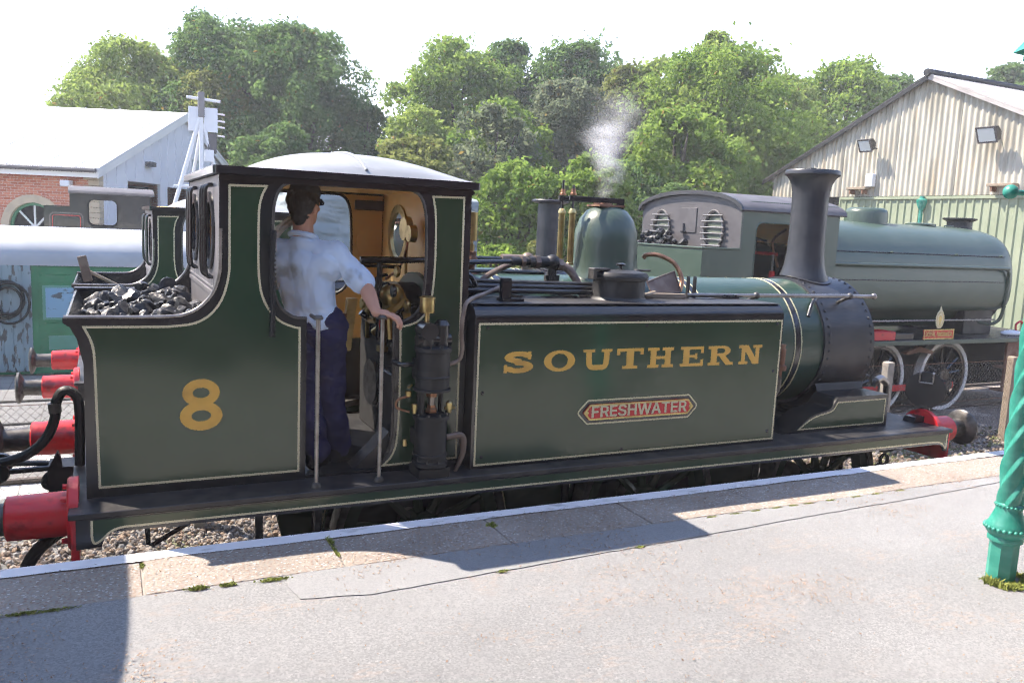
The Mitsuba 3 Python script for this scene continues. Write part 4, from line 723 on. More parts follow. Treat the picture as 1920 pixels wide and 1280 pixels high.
def stones(n, xr, yr, zf, size, seed, cols):
    r = np.random.default_rng(seed); b = trimesh.creation.icosphere(0, 1.0); nv = len(b.vertices)
    x, y = r.uniform(*xr, n), r.uniform(*yr, n); s = r.uniform(*size, n)
    A = np.linalg.qr(r.normal(size=(n, 3, 3)))[0]*(s[:, None]*r.uniform(.55, 1.1, (n, 3)))[:, None, :]
    v = np.einsum('nij,kj->nki', A, b.vertices)*r.uniform(.8, 1.15, (n, nv, 1)); z = zf(x, y)+s*.25
    v += np.stack([x, y, z], 1)[:, None]; f = (b.faces[None]+(np.arange(n)*nv)[:, None, None]).reshape(-1, 3)
    col = np.array(cols)[r.integers(0, len(cols), n)]*r.uniform(.7, 1.25, (n, 1))
    return trimesh.Trimesh(v.reshape(-1, 3), f, process=False), np.repeat(col, nv, 0)
bc = [(.30, .22, .16), (.36, .31, .26), (.22, .17, .13), (.30, .29, .28), (.42, .36, .30), (.15, .13, .12)]
zf = lambda x, y: np.where(y < .9, -.17, -.29)+.05*meshkit.fbm(np.stack([x*1.5, y*1.5, x*0], 1), 3)
g1, c1 = stones(15000, (-6.5, 2.0), (.3, 3.1), zf, (.012, .036), 3, bc); g2, c2 = stones(8000, (2.8, 10), (-.4, 3.4), zf, (.012, .040), 4, bc+[(.14, .14, .06), (.12, .13, .05)])
tag(put('ballast', cat([g1, g2]), 'm_ballast', False, color=np.vstack([c1, c2])), 'loose brown and grey track stones between the rails and the fence', 'ballast', kind='stuff')
g, c_ = blades([(0, 0, 0, 0, 0, 0)], 1) if False else (None, None)

# ---------------------------------------------------------------- fence between the tracks
fy = 2.15
fe = Thing('wire_fence', 'rusty chain link fence on concrete and wooden posts between the two tracks', 'fence')
for i, (x, m_) in enumerate(((-5.6, 'm_concrete'), (-2.5, 'm_concrete'), (.6, 'm_concrete'), (3.7, 'm_concrete'), (6.6, 'm_concrete'), (9.35, 'm_wood'))):
    fe.p('post', rbox(x-.06, x+.06, fy-.06, fy+.06, -.29, 1.04, .012), m_)
sgs = []; h0, h1 = -.22, .985; Hh = h1-h0; pit = .072
def wire(a, b): sgs.append((a, b))
for d_ in (1, -1):
    for x in np.arange(-6.0-Hh, 12+Hh, pit):
        a, b = V(x, fy+.002*d_, h0), V(x+d_*Hh, fy+.002*d_, h1); wire(a, b)
A, B = np.array([s[0] for s in sgs]), np.array([s[1] for s in sgs]); dv = (B-A)/np.linalg.norm(B-A, axis=1, keepdims=True); n1 = np.cross(dv, V(0, 1, 0)); n2 = V(0, 1, 0); rw = .0018
o3 = [n1*rw, -n1*rw*.5+n2*rw*.87, -n1*rw*.5-n2*rw*.87]; vs = np.stack([A+o3[0], A+o3[1], A+o3[2], B+o3[0], B+o3[1], B+o3[2]], 1)
fc = np.array([(0, 1, 4), (0, 4, 3), (1, 2, 5), (1, 5, 4), (2, 0, 3), (2, 3, 5)]); fe.p('wire_mesh', trimesh.Trimesh(vs.reshape(-1, 3), (fc[None]+(np.arange(len(A))*6)[:, None, None]).reshape(-1, 3), process=False), 'm_wire', stuff=True)
fe.p('line_wire', cat([tube([(-6, fy, z_), (12, fy, z_)], .003, 5, False) for z_ in (.985, .4, -.2)]), 'm_rust')

# ---------------------------------------------------------------- teal lamp post
lx, ly, K = 1.165, -3.16, .56
lp = Thing('lamp_post', 'teal cast iron lamp post with a twisted shaft standing on the platform', 'lamp post')
oc = lambda r_: Polygon([(lx+r_*math.cos(a), ly+r_*math.sin(a)) for a in np.radians(np.arange(22.5, 382, 45))])
kl = lambda pts: [(r_*K, z_) for r_, z_ in pts]
lp.p('plinth', cat([prism_z(oc(.132*K), PZ-.01, PZ+.235)]), 'm_teal')
lp.p('collar', lathe(kl([(.11, 1.09), (.155, 1.105), (.16, 1.12), (.15, 1.135), (.175, 1.15), (.185, 1.165), (.185, 1.19), (.165, 1.205), (.14, 1.24), (.115, 1.28), (.12, 1.295), (.115, 1.31), (.09, 1.32)]), (lx, ly, 0), 'z', 40), 'm_teal', 40)
lp.p('bead', cat([trimesh.creation.icosphere(1, .012).apply_translation((lx+.187*K*math.cos(a), ly+.187*K*math.sin(a), 1.178)) for a in np.arange(0, 6.28, .26)]+[trimesh.creation.icosphere(1, .008).apply_translation((lx+.118*K*math.cos(a), ly+.118*K*math.sin(a), 1.303)) for a in np.arange(0, 6.28, .30)]), 'm_teal', True, stuff=True)
zs, ths = np.linspace(1.31, 2.75, 170), np.linspace(0, 2*np.pi, 73)
Z, TH = np.meshgrid(zs, ths, indexing='ij'); R_ = np.interp(Z, [1.31, 1.45, 2.75], [.105*K, .112*K, .075*K])
ph = (TH*4/(2*np.pi)-(Z-1.31)*5.5) % 1; R_ = R_*(1+.24*(np.minimum(ph*4, (1-ph)*1.33)-.5))
lp.p('shaft', grid_mesh(np.stack([lx+R_*np.cos(TH), ly+R_*np.sin(TH), Z], -1)), 'm_teal', True)
lp.p('upper_shaft', lathe(kl([(.08, 2.72), (.11, 2.75), (.09, 2.80), (.07, 3.0), (.08, 3.05), (.12, 3.1), (.07, 3.15), (.14, 3.22)]), (lx, ly, 0), 'z', 24), 'm_teal', 40)
la = lp.p('ladder_bar', cyl(.014, (lx+.30, ly, 2.97), (lx-.30, ly, 2.97), 12), 'm_teal', 40)
lp.p(la+'__ball', cat([trimesh.creation.icosphere(2, .036).apply_translation((lx+s*.325, ly, 2.97)) for s in (1, -1)]), 'm_teal', 40)
def frust(r0, z0, r1, z1):
    an = np.radians(np.arange(0, 361, 60)); return grid_mesh(np.array([[(lx+r_*math.cos(t), ly+r_*math.sin(t), z_) for t in an] for r_, z_ in ((r0, z0), (r1, z1))]))
lan = lp.p('lantern', cat([tube([(lx+.104*math.cos(t), ly+.104*math.sin(t), 3.24), (lx+.185*math.cos(t), ly+.185*math.sin(t), 3.66)], .010, 6, False) for t in np.radians(np.arange(0, 360, 60))]+[cyl(.105, (lx, ly, 3.22), (lx, ly, 3.245), 6), ring(.175, .20, .03, (lx, ly, 3.655), 'z', 6)]), 'm_teal')
lp.p(lan+'__pane', frust(.10, 3.25, .18, 3.655), 'm_lamp_glass', uv=None); lp.p(lan+'__roof', cat([frust(.25, 3.70, .07, 3.92), frust(.25, 3.70, .19, 3.695), lathe([(.07, 3.92), (.07, 4.0), (.04, 4.04), (.02, 4.10), (0, 4.12)], (lx, ly, 0), 'z', 12)]), 'm_teal', uv=None)

# ---------------------------------------------------------------- coach coupled behind the numbered engine (out of view to the left) and the station building behind the viewer
cc = Thing('passenger_coach', 'dark green passenger coach coupled behind the numbered engine with black buffers', 'coach')
arc = [(-1.30, 1.0), (1.30, 1.0), (1.30, 3.36)]+[(1.30*math.cos(t), 3.36+.15*math.sin(t)) for t in np.linspace(0, np.pi, 15)]
cc.p('body', prism_x(Polygon(arc), -18, -4.62), 'm_coach_green'); cc.p('underframe', box(-18, -4.56, -1.2, 1.2, .80, .995), 'm_black_matt')
for y in (-.87, .87):
    b = cc.p('buffer', lathe([(0, 0), (.09, 0), (.055, .05), (.05, .50), (0, .5)], (-4.56, y, 1.006), 'x', 20), 'm_black', 40)
    cc.p(b+'__buffer_head', lathe([(0, .49), (.10, .50), (.205, .535), (.21, .55), (.205, .56), (0, .575)], (-4.56, y, 1.006), 'x', 40), 'm_dark_steel', 40)
ty_, sp_ = wheel_meshes(.5, 0)
for x in (-6, -8, -15):
    for y in (-.76, .76):
        q = sp_.copy(); q.apply_translation((x, y, .5)); w_ = cc.p('wheel', q, 'm_black_matt'); q = ty_.copy(); q.apply_scale(.5/.5); q.apply_translation((x, y, .5))
sb = Thing('station_building', 'brick station building with a canopy along the back of the platform', 'building')
sb.p('wall', box(-12, 16, -13.0, -9.0, -.3, 4.7), 'm_brick'); sb.p('roof', prism_x(Polygon([(-13.4, 4.7), (-8.8, 4.7), (-11, 6.0)]), -12.3, 16.3), 'm_rust'); sb.p('canopy', prism_x(Polygon([(-9.0, 4.55), (-9.0, 4.65), (-4.3, 4.50), (-4.3, 4.12), (-4.36, 4.12), (-4.36, 4.42)]), -12, 16), 'm_canopy')
for x in (-9.5, 8.5, 14): sb.p('canopy_post', cyl(.07, (x, -5.2, PZ), (x, -5.2, 4.45), 16), 'm_teal', 40)
for i, x in enumerate((-7, -4, 4.5, 11)):
    w_ = sb.p('window', box(x-.7, x+.7, -8.99, -8.96, 1.9, 3.3), 'm_white'); sb.p(w_+'__pane', box(x-.6, x+.6, -8.955, -8.95, 2.0, 3.2), 'm_dark')
for x in (-1.2, 7.5): sb.p('door', box(x-.5, x+.5, -8.99, -8.95, .89, 3.0), 'm_teal')

# ---------------------------------------------------------------- green saddle tank engine on the next track
st_ = Thing('saddle_tank_locomotive', 'dull green saddle tank steam locomotive with white rimmed wheels beyond the fence', 'locomotive', None, (0, 4.85, -.27))
P = st_.p
P('running_plate', rbox(4.35, 13.2, -1.20, 1.20, 1.27, 1.345, .004), 'm_green_dull'); P('running_plate__top', box(4.36, 13.19, -1.19, 1.19, 1.346, 1.352), 'm_plate')
P('buffer_beam', rbox(4.30, 4.36, -1.2, 1.2, .85, 1.34, .006), 'm_red'); P('buffer_beam', rbox(13.18, 13.24, -1.2, 1.2, .85, 1.34, .006), 'm_red')
for y in (-.87, .87): buffer_at(st_, 4.30, y, 1.05, -1); buffer_at(st_, 13.24, y, 1.05, 1)
P('frame_plate', box(4.4, 13.1, -.62, -.60, .40, 1.28), 'm_dark'); P('frame_plate', box(4.4, 13.1, .60, .62, .40, 1.28), 'm_dark'); P('ash_pan', box(5.0, 10.2, -.58, .58, .16, 1.2), 'm_dark')  # near-black frames and added pan stand in for deep shade under the engine
ty2, sp2 = wheel_meshes(.64, 0, 12, .07)
for x in (6.95, 8.65, 10.35):
    for y in (-.77, .77):
        s_ = -1 if y < 0 else 1
        q = sp2.copy(); q.apply_transform(trimesh.transformations.rotation_matrix(x, (0, 1, 0))); q.apply_translation((x, y, .64)); w_ = P('wheel', q, 'm_black', 35)
        P(w_+'__tyre', lathe([(.575, -.07), (.64, -.07), (.64, .07), (.575, .07), (.575, -.07)], (x, y, .64), 'y', 56), 'm_white', 35)
P('coupling_rod', rbox(6.8, 10.5, -.93, -.89, .42, .53, .008), 'm_red'); P('coupling_rod', rbox(6.8, 10.5, .89, .93, .42, .53, .008), 'm_red')
P('crank_pin', cat([cyl(.09, (x, -.95, .475), (x, -.83, .475), 18) for x in (6.95, 8.65, 10.35)]), 'm_dark_steel', 40)
P('spring', cat([prism_y(Polygon([(x-.38, 1.10), (x, 1.2), (x+.38, 1.10), (x+.30, 1.06), (x, 1.10), (x-.30, 1.06)]), -.95, -.86) for x in (7.8, 9.5)]+[rbox(7.55, 8.15, -1.0, -.70, .72, 1.24, .03)]), 'm_rust')
P('foot_step', cat([box(11.55, 11.95, -1.16, -1.12, .35, 1.28), box(11.5, 12.0, -1.18, -.95, .35, .38), box(11.5, 12.0, -1.18, -.95, .78, .81)]), 'm_rust')
P('guard_rail', cat([tube([(12.0, -1.1, z_), (13.1, -1.1, z_)], .012, 6, False) for z_ in (.7, 1.05)]), 'm_black_matt')
# bunker and cab
P('bunker', cat([box(4.36, 5.02, -1.25, -1.235, 1.352, 2.755), box(4.36, 5.02, 1.235, 1.25, 1.352, 2.755), box(4.345, 4.36, -1.25, 1.25, 1.352, 2.755), box(4.36, 5.02, -1.234, 1.234, 2.30, 2.34)]), 'm_green_dull')
P('bunker__beading', cat([rbox(4.33, 4.375, -1.265, 1.265, 2.755, 2.785, .008), rbox(4.376, 5.02, -1.265, -1.23, 2.755, 2.785, .008)]), 'm_green_dull')
prof = [(-1.25, 1.352), (1.25, 1.352), (1.25, 3.34)]+[(1.25*math.cos(t), 3.34+.26*math.sin(t)) for t in np.linspace(0, np.pi, 17)][1:-1]+[(-1.25, 3.34)]
cabp = Polygon(prof)
g = cabp.intersection(sbox(-2, 2.76, 2, 4))
for y in (-.66, .66): g = g.difference(affinity.scale(Point(y, 3.03).buffer(1, 24), .20, .27))
P('cab_rear_sheet', prism_x(g, 5.02, 5.045), 'm_grey'); P('cab_rear_sheet__lower', prism_x(cabp.intersection(sbox(-2, 1.3, 2, 2.755)), 5.025, 5.045), 'm_green_dull')
for y in (-.66, .66):
    e = affinity.scale(Point(y, 3.03).buffer(1, 24), .225, .295).difference(affinity.scale(Point(y, 3.03).buffer(1, 24), .195, .265))
    P('cab_rear_sheet__window_rim', prism_x(e, 5.0, 5.02), 'm_grey'); P('cab_rear_sheet__pane', prism_x(affinity.scale(Point(y, 3.03).buffer(1, 24), .2, .27), 5.03, 5.034), 'm_pane_dull')
    P('cab_rear_sheet__window_bar', cat([cyl(.013, (4.965, y-.27*math.sqrt(max(1-((z_-3.03)/.40)**2, .3)), z_), (4.965, y+.27*math.sqrt(max(1-((z_-3.03)/.40)**2, .3)), z_), 8) for z_ in np.linspace(2.80, 3.25, 6)]+[tube([(4.98, y+.22*math.cos(a), 3.03+.30*math.sin(a)) for a in np.linspace(0, 6.28, 30)], .012, 6, False)]), 'm_steel', 40)
P('cab_rear_sheet__hatch', cat([rbox(5.005, 5.02, -.22, .16, 2.98, 3.36, .004), box(4.97, 5.005, .06, .12, 2.97, 3.12)]), 'm_grey'); P('cab_rear_sheet__latch', box(4.96, 4.985, -.02, .1, 2.98, 3.0), 'm_black')
op = sbox(5.30, 2.0, 6.10, 3.17).buffer(-.12).buffer(.12)
for s in (1, -1):
    fl = (lambda m: m) if s == 1 else mirror
    P('cab_side', fl(prism_y(sbox(5.02, 1.352, 6.95, 3.35).difference(op).difference(sbox(5.42, 1.3, 6.0, 2.4)), -1.25, -1.235)), 'm_green_dull')
    P('cab_side__opening_beading', fl(tube([(x, -1.243, z_) for x, z_ in op.exterior.coords], .016, 6, False)), 'm_green_dull', 40)
P('cab_front_sheet', prism_x(cabp.buffer(-.012), 6.93, 6.95), 'm_ochre')
arc2 = [(1.30*math.cos(t), 3.335+.29*math.sin(t)) for t in np.linspace(0, np.pi, 25)]; arc3 = [(1.28*math.cos(t), 3.32+.265*math.sin(t)) for t in np.linspace(np.pi, 0, 25)]
P('cab_roof', prism_x(Polygon(arc2+arc3).buffer(0), 4.97, 7.05), 'm_grey', 30); P('cab_roof__gutter', cat([rbox(5.25, 7.0, -1.16, -1.13, 3.455, 3.475, .003)]), 'm_green_dull'); P('cab_roof__rear_edge', prism_x(Polygon(arc2+arc3).buffer(.012), 4.955, 4.985), 'm_black')
P('cab_floor', box(5.03, 6.95, -1.22, 1.22, 1.36, 1.40), 'm_wood'); P('backhead', lathe([(0, 0), (.68, 0), (.72, .03), (.72, .6), (0, .6)], (6.35, 0, 2.15), 'x', 40), 'm_black', 40)
P('backhead__regulator', cat([tube([(6.30, -.4, 2.9), (6.30, .3, 3.0)], .02, 8, False), tube([(6.3, -.1, 2.3), (6.3, -.15, 2.95)], .02, 8, False), lathe([(0, 0), (.08, 0), (.08, .05), (0, .05)], (6.28, -.45, 2.75), 'x', 16)]), 'm_black'); P('backhead__lever', cat([rbox(5.95, 6.02, -.95, -.88, 1.75, 2.45, .01)]), 'm_red'); P('backhead__lever_grip', cyl(.016, (5.985, -.915, 2.44), (6.0, -.90, 2.70), 8), 'm_steel'); P('backhead__pipe', cat([tube([(6.3, -.7, 2.5), (6.2, -.65, 2.9), (6.5, -.6, 3.1)], .02), tube([(6.3, .2, 2.4), (6.25, .5, 2.7)], .02, 8, False)]), 'm_copper', 40); P('backhead__red_bar', rbox(6.2, 6.24, -.75, -.2, 2.68, 2.73, .008), 'm_red')
# saddle tank by cross-section
def sec(sy=1.0):
    pts = [(-.35, 1.80), (-.80, 1.80), (-1.02, 1.84), (-1.10, 1.98), (-1.12, 2.3), (-1.08, 2.68), (-.95, 2.98), (-.72, 3.18), (-.38, 3.28), (0, 3.31)]
    p = chaikin(pts, 3); return p
sc = sec(); full = np.vstack([sc, sc[::-1][1:]*V(-1, 1)])
xs_ = [6.95, 7.0, 11.25, 11.45, 11.6, 11.68, 11.70]; sc_ = [1, 1, 1, .985, .95, .90, .82]; cen = V(0, 2.5)
G = np.array([[(x, *(cen+(q_-cen)*k_)) for q_ in full] for x, k_ in zip(xs_, sc_)])
tk = P('saddle_tank', grid_mesh(G), 'm_green_dull', 50); P(tk+'__front', prism_x(Polygon(cen+(full-cen)*.82).buffer(0), 11.68, 11.70), 'm_green_dull')
P(tk+'__seam', cat([tube([(7.0, -1.035, 2.80), (11.35, -1.035, 2.80)], .008, 6, False), tube([(7.0, -1.125, 2.35), (11.3, -1.125, 2.35)], .006, 6, False)]), 'm_black_matt')
hh = P('handrail', tube([(7.0, -1.17, 2.60), (10.9, -1.17, 2.60), (11.25, -1.16, 2.58), (11.38, -1.13, 2.45), (11.40, -1.10, 2.05), (11.40, -1.05, 1.70), (11.3, -.95, 1.58), (11.15, -.80, 1.60)], .03), 'm_green_dull', 40)
P(hh+'__stanchion', cat([cyl(.02, (x, -1.09, 2.60), (x, -1.18, 2.60), 8) for x in (7.8, 9.0, 10.2, 11.0)]+[cyl(.014, (x, -1.0, 2.80), (x, -1.09, 2.82), 8) for x in (8.4, 10.0, 11.2)]), 'm_green_dull')
P('rail', tube([(7.0, -.98, 1.66), (11.35, -.98, 1.66)], .014, 8, False), 'm_steel', 40)
P('dome_cover', lathe([(.38, 3.18), (.365, 3.28), (.36, 3.46), (.34, 3.52), (.28, 3.555), (0, 3.56)], (8.92, 0, 0), 'z', 44), 'm_green_dull', 45)
P('chimney', lathe([(.32, 3.10), (.27, 3.20), (.23, 3.26), (.215, 3.34), (.22, 3.42), (.29, 3.455), (.30, 3.465), (.30, 3.485), (.22, 3.49), (.17, 3.49), (.17, 3.1)], (11.42, 0, 0), 'z', 40), 'm_black_matt', 40)
P('tank_lid', cat([lathe([(0, 3.30), (.26, 3.30), (.26, 3.335), (.2, 3.35), (0, 3.355)], (10.35, 0, 0), 'z', 24), tube([(10.68, -.25, 3.22), (10.68, -.25, 3.32), (10.92, -.25, 3.32), (10.92, -.25, 3.22)], .014, 6, False)]), 'm_green_dull', 40)
P('whistle', lathe([(0, 3.3), (.05, 3.3), (.05, 3.42), (.03, 3.44), (0, 3.45)], (7.25, 0, 0), 'z', 16), 'm_brass')
P('boiler', lathe([(0, 6.9), (.66, 6.9), (.66, 11.0), (0, 11.0)], (0, 0, 2.10), 'x', 48), 'm_green_dull', 40); P('smokebox', lathe([(0, 11.0), (.68, 11.0), (.68, 11.95), (.5, 12.02), (0, 12.05)], (0, 0, 2.1), 'x', 48), 'm_black_matt', 40)
P('smokebox_saddle', rbox(10.9, 11.7, -.70, .70, 1.352, 1.85, .02), 'm_black_matt'); P('sand_box', rbox(7.9, 8.6, -1.15, -.8, 1.352, 1.50, .01), 'm_red'); P('tool_tray', rbox(8.62, 9.1, -1.1, -.8, 1.352, 1.46, .01), 'm_black')
npx = 9.27
P('name_plate', rbox(npx-.03, npx+.73, -1.18, -1.165, 1.36, 1.53, .003), 'm_red'); P('name_plate__border', prism_y(frame_of(sbox(npx-.03, 1.36, npx+.73, 1.53), .02), -1.184, -1.18), 'm_brass'); P('name_plate__lettering', text_y('ROYAL ENGINEER', .075, npx+.02, npx+.68, 1.405, -1.18, .005), 'm_brass')
cr = affinity.scale(Point(npx+.34, 1.70).buffer(1, 20), .105, .155).union(Polygon([(npx+.30, 1.84), (npx+.34, 1.93), (npx+.38, 1.84)]))
P('crest', prism_y(cr, -1.18, -1.168), 'm_cream'); P('crest__emblem', prism_y(frame_of(affinity.scale(Point(npx+.34, 1.70).buffer(1, 20), .085, .13), .012).union(affinity.scale(Point(npx+.34, 1.71).buffer(1, 6), .045, .06)).union(sbox(npx+.325, 1.60, npx+.355, 1.66)), -1.183, -1.18), 'm_brass')
P('rag', trimesh.creation.icosphere(2, 1).apply_scale((.28, .12, .06)).apply_translation((12.0, -.9, 1.39)), 'm_shed_white', True)
P('red_loop', tube([(12.15, -.9, 1.38), (12.12, -.9, 1.55), (12.28, -.9, 1.60), (12.38, -.9, 1.40)], .02), 'm_red', 40)
P('front_disc', lathe([(0, -.01), (.19, -.01), (.19, .01), (0, .01)], (12.95, -1.05, 1.72), 'y', 32), 'm_black_matt', 30)
coal_lumps(70, (4.45, 4.95), (4.15, 5.95), 2.28, lambda x, y: .36*math.exp(-((y-5.15)/.42)**2)+.10, (.055, .10), 'lump of coal in the bunker of the dull green saddle tank engine', 'coal lumps in the saddle tank engine bunker', 21)
for a in (-.75, .95): pass

# ---------------------------------------------------------------- old green van body, black engine, sheeted wagon
vn = Thing('van_body', 'old green van body with a pale roof and a weathered blue door', 'van')
P = vn.p; vy = 10.6; x0v, x1v = -9.0, -.2
P('side', box(x0v, x1v, vy, vy+.06, -.25, 1.70), 'm_coach_green'); P('end', box(x1v-.06, x1v, vy+.06, vy+2.5, -.25, 1.70), 'm_coach_green')
ar = [(vy-.05+1.3-1.3*math.cos(t), 1.68+.60*math.sin(t)**.8 if t not in (0, np.pi) else 1.68) for t in np.linspace(0, np.pi, 25)]
P('roof', prism_x(Polygon(ar+[(vy+2.55, 1.64), (vy-.05, 1.64)]).buffer(0), x0v-.05, x1v+.05), 'm_coach_roof', 30)
for i, z_ in enumerate(np.arange(-.05, 1.68, .14)): P('plank', box(-4.33, x1v-.07, vy-.012, vy, z_, z_+.132), 'm_coach_green')
for x in (-4.37, -3.55, -2.2, -.9): P('upright', box(x-.05, x+.05, vy-.03, vy-.0125, -.25, 1.66), 'm_coach_green')
wn = P('window', box(-4.26, -3.66, vy-.028, vy-.0125, .70, 1.30), 'm_coach_pale'); P(wn+'__pane', box(-4.21, -3.71, vy-.034, vy-.028, .74, 1.26), 'm_blue_glass')
P('panel', box(-4.18, -3.66, vy-.026, vy-.0125, .17, .42), 'm_coach_pale'); P('rounded_panel', prism_y(sbox(-4.20, .48, -3.62, .64).buffer(-.05).buffer(.05), vy-.024, vy-.0125), 'm_coach_green')
dr_ = P('door', box(-5.3, -4.42, vy-.04, vy-.001, -.2, 1.66), 'm_blue_wood')
for x in np.arange(-5.28, -4.45, .145): P(dr_+'__plank', box(x, x+.137, vy-.055, vy-.041, -.18, 1.64), 'm_blue_wood')
hc = Thing('hose_coil', 'coil of black hose hanging on the weathered blue van door', 'hose')
for i, (r_, dz) in enumerate(((.30, 0), (.27, .03), (.22, -.02), (.33, -.06))): hc.p('loop', tube([(-4.80+.9*r_*math.cos(a)+.02*i, vy-.09-.02*i, 1.06+dz+1.05*r_*math.sin(a)) for a in np.linspace(0, 6.28, 30)], .022, 7, False), 'm_rubber', 40)
v2 = Thing('cream_van', 'cream roofed van body standing behind the old green van', 'van')
v2.p('body', box(-9, -2.55, 14.0, 15.6, -.28, 2.1), 'm_shed_white'); v2.p('roof', rbox(-9.1, -2.5, 13.9, 15.7, 2.1, 2.19, .03), 'm_cream')
bk = Thing('black_tank_locomotive', 'black tank steam locomotive with thin red and grey lining standing before the brick shed', 'locomotive', None, (0, 17.0, -.27))
P = bk.p
sd_ = Polygon([(-4.50, 1.3), (-4.50, 2.94), (-3.98, 2.94), (-3.98, 3.28), (-2.30, 3.28), (-2.30, 1.3)])
hole = sbox(-3.62, 2.50, -2.98, 3.12).buffer(-.13).buffer(.13)
for s in (1, -1):
    fl = (lambda m: m) if s == 1 else mirror
    c = P('cab_side', fl(prism_y(sd_.difference(hole), -1.15, -1.13)), 'm_black')
    pl = sbox(-4.40, 1.9, -3.70, 2.80).buffer(-.12).buffer(.12)
    P(c+'__grey_line', fl(prism_y(frame_of(pl, .028), -1.153, -1.15)), 'm_grey'); P(c+'__red_line', fl(prism_y(frame_of(pl.buffer(-.06), .014), -1.153, -1.15)), 'm_red')
    t = P('side_tank', fl(rbox(-2.28, 1.4, -1.16, -.6, 1.3, 2.42, .03)), 'm_black'); P(t+'__grey_line', fl(prism_y(frame_of(sbox(-2.2, 1.5, 1.3, 2.30), .028), -1.163, -1.16)), 'm_grey'); P(t+'__red_line', fl(prism_y(frame_of(sbox(-2.13, 1.57, 1.23, 2.23), .014), -1.163, -1.16)), 'm_red')
P('cab_roof', prism_x(Polygon([(1.22*math.cos(t), 3.27+.16*math.sin(t)) for t in np.linspace(0, np.pi, 15)]+[(-1.22, 3.24), (1.22, 3.24)]).buffer(0), -4.0, -2.2), 'm_grey'); g = sbox(-1.13, 1.3, 1.13, 3.27)
for y in (-.6, .6): g = g.difference(Point(y, 2.95).buffer(.17))
P('cab_front', prism_x(g, -2.31, -2.29), 'm_black')
for y in (-.6, .6): P('cab_front__window_rim', lathe([(.16, 0), (.20, 0), (.20, .03), (.16, .03), (.16, 0)], (-2.29, y, 2.95), 'x', 24), 'm_brass')
P('boiler', lathe([(0, -2.3), (.62, -2.3), (.62, 2.6), (0, 2.6)], (0, 0, 2.1), 'x', 40), 'm_black', 40); P('chimney', lathe([(.3, 2.6), (.2, 2.75), (.2, 3.2), (.27, 3.3), (.15, 3.3), (.15, 2.7)], (2.1, 0, 0), 'z', 28), 'm_black', 40); P('dome', lathe([(.35, 2.6), (.3, 2.7), (.3, 2.95), (.2, 3.1), (0, 3.13)], (-.2, 0, 0), 'z', 28), 'm_black', 40)
P('running_plate', box(-4.6, 3.0, -1.2, 1.2, 1.2, 1.298), 'm_black'); P('frame', box(-4.5, 2.9, -.65, .65, .4, 1.2), 'm_black_matt')
for x in (-2.6, -.9, .8):
    for y in (-.77, .77): q = sp_.copy(); q.apply_translation((x, y, .55)); P('wheel', q, 'm_black_matt')
wg = Thing('sheeted_wagon', 'wagon covered with a grey creased tarpaulin standing behind the second green engine', 'wagon', None, (0, 7.65, -.27))
P = wg.p
P('body', box(-.7, 2.1, -1.02, 1.02, 1.0, 3.1), 'm_wood'); P('underframe', box(-.9, 2.3, -1.0, 1.0, .75, 1.0), 'm_black_matt')
uu, tt = np.linspace(-.76, 2.16, 70), np.linspace(0, 1, 60)
U, TT = np.meshgrid(uu, tt, indexing='ij'); y_ = np.interp(TT, [0, .38, .62, 1], [-1.10, -1.06, 1.06, 1.10]); z_ = np.interp(TT, [0, .38, .5, .62, 1], [1.15, 3.33, 3.42, 3.33, 1.15])
sag = .10*np.sin(U*2.3+z_*1.2)*np.sin(z_*5-U*1.4)*.5+.03*np.sin(U*9+z_*2.)
G = np.stack([U, y_+np.sign(y_)*sag*.6, z_+sag*.25], -1); P('tarpaulin', grid_mesh(G), 'm_tarp', True)
G2 = []
for xe, s in ((-.76, -1), (2.16, 1)):
    P('tarpaulin__end', prism_x(Polygon([(-1.09, 1.2), (1.09, 1.2), (1.05, 3.32), (0, 3.40), (-1.05, 3.32)]), xe-.01, xe+.01), 'm_tarp')
for x in (-.2, 1.6):
    for y in (-.76, .76): q = sp_.copy(); q.apply_translation((x, y, .55)); P('wheel', q, 'm_black_matt')
# ---------------------------------------------------------------- brick shed with white gable (left), metal mast
th_ = math.radians(27.0); bx, gx = V(math.cos(th_), -math.sin(th_), 0), V(math.sin(th_), math.cos(th_), 0); O_ = V(-3.40, 21.36, 0)
def brickwall_c(p, n, uv):
    u = (p.x+3.4)*math.cos(th_)-(p.y-21.36)*math.sin(th_); row = dr.floor(p.z/.075); uu = u/.225+.5*(row-2*dr.floor(row/2))
    fz = p.z/.075-row; fu = uu-dr.floor(uu); r_ = cell_rand(dr.floor(uu), row, 3)
    c = mix((.40, .125, .07), (.54, .21, .125), r_)*(.85+.3*fbm(p.x*.8, p.z*.8, 1, 3))
    return mix(c, (.46, .40, .35), dr.maximum(smoothstep(.80, .90, fz), smoothstep(.92, .97, fu)))
mat('m_brick_wall', brickwall_c, 0.85)
Mb = np.eye(4); Mb[:3, 0], Mb[:3, 1], Mb[:3, 3] = bx, gx, O_
bs_ = Thing('brick_shed', 'long shed with red brick side, white boarded gable and bright white roof', 'building')
def B(part, m, mt, smooth=False, **k):
    m = m.copy(); m.apply_transform(Mb); return bs_.p(part, m, mt, smooth, **k)
L_, Wd, EZ, RZ_ = 30.0, 12.0, 3.80, 6.05
wl = sbox(-L_, -.3, -.30, EZ-.12).difference(Point(-1.95, 2.0).buffer(.75, 24).intersection(sbox(-4, 2.0, 0, 4)).union(sbox(-2.70, .9, -1.20, 2.0)))
B('brick_wall', prism_y(wl, 0, .22), 'm_brick_wall'); B('far_wall', box(-L_, 0, Wd-.22, Wd, -.3, EZ-.1), 'm_brick_wall')
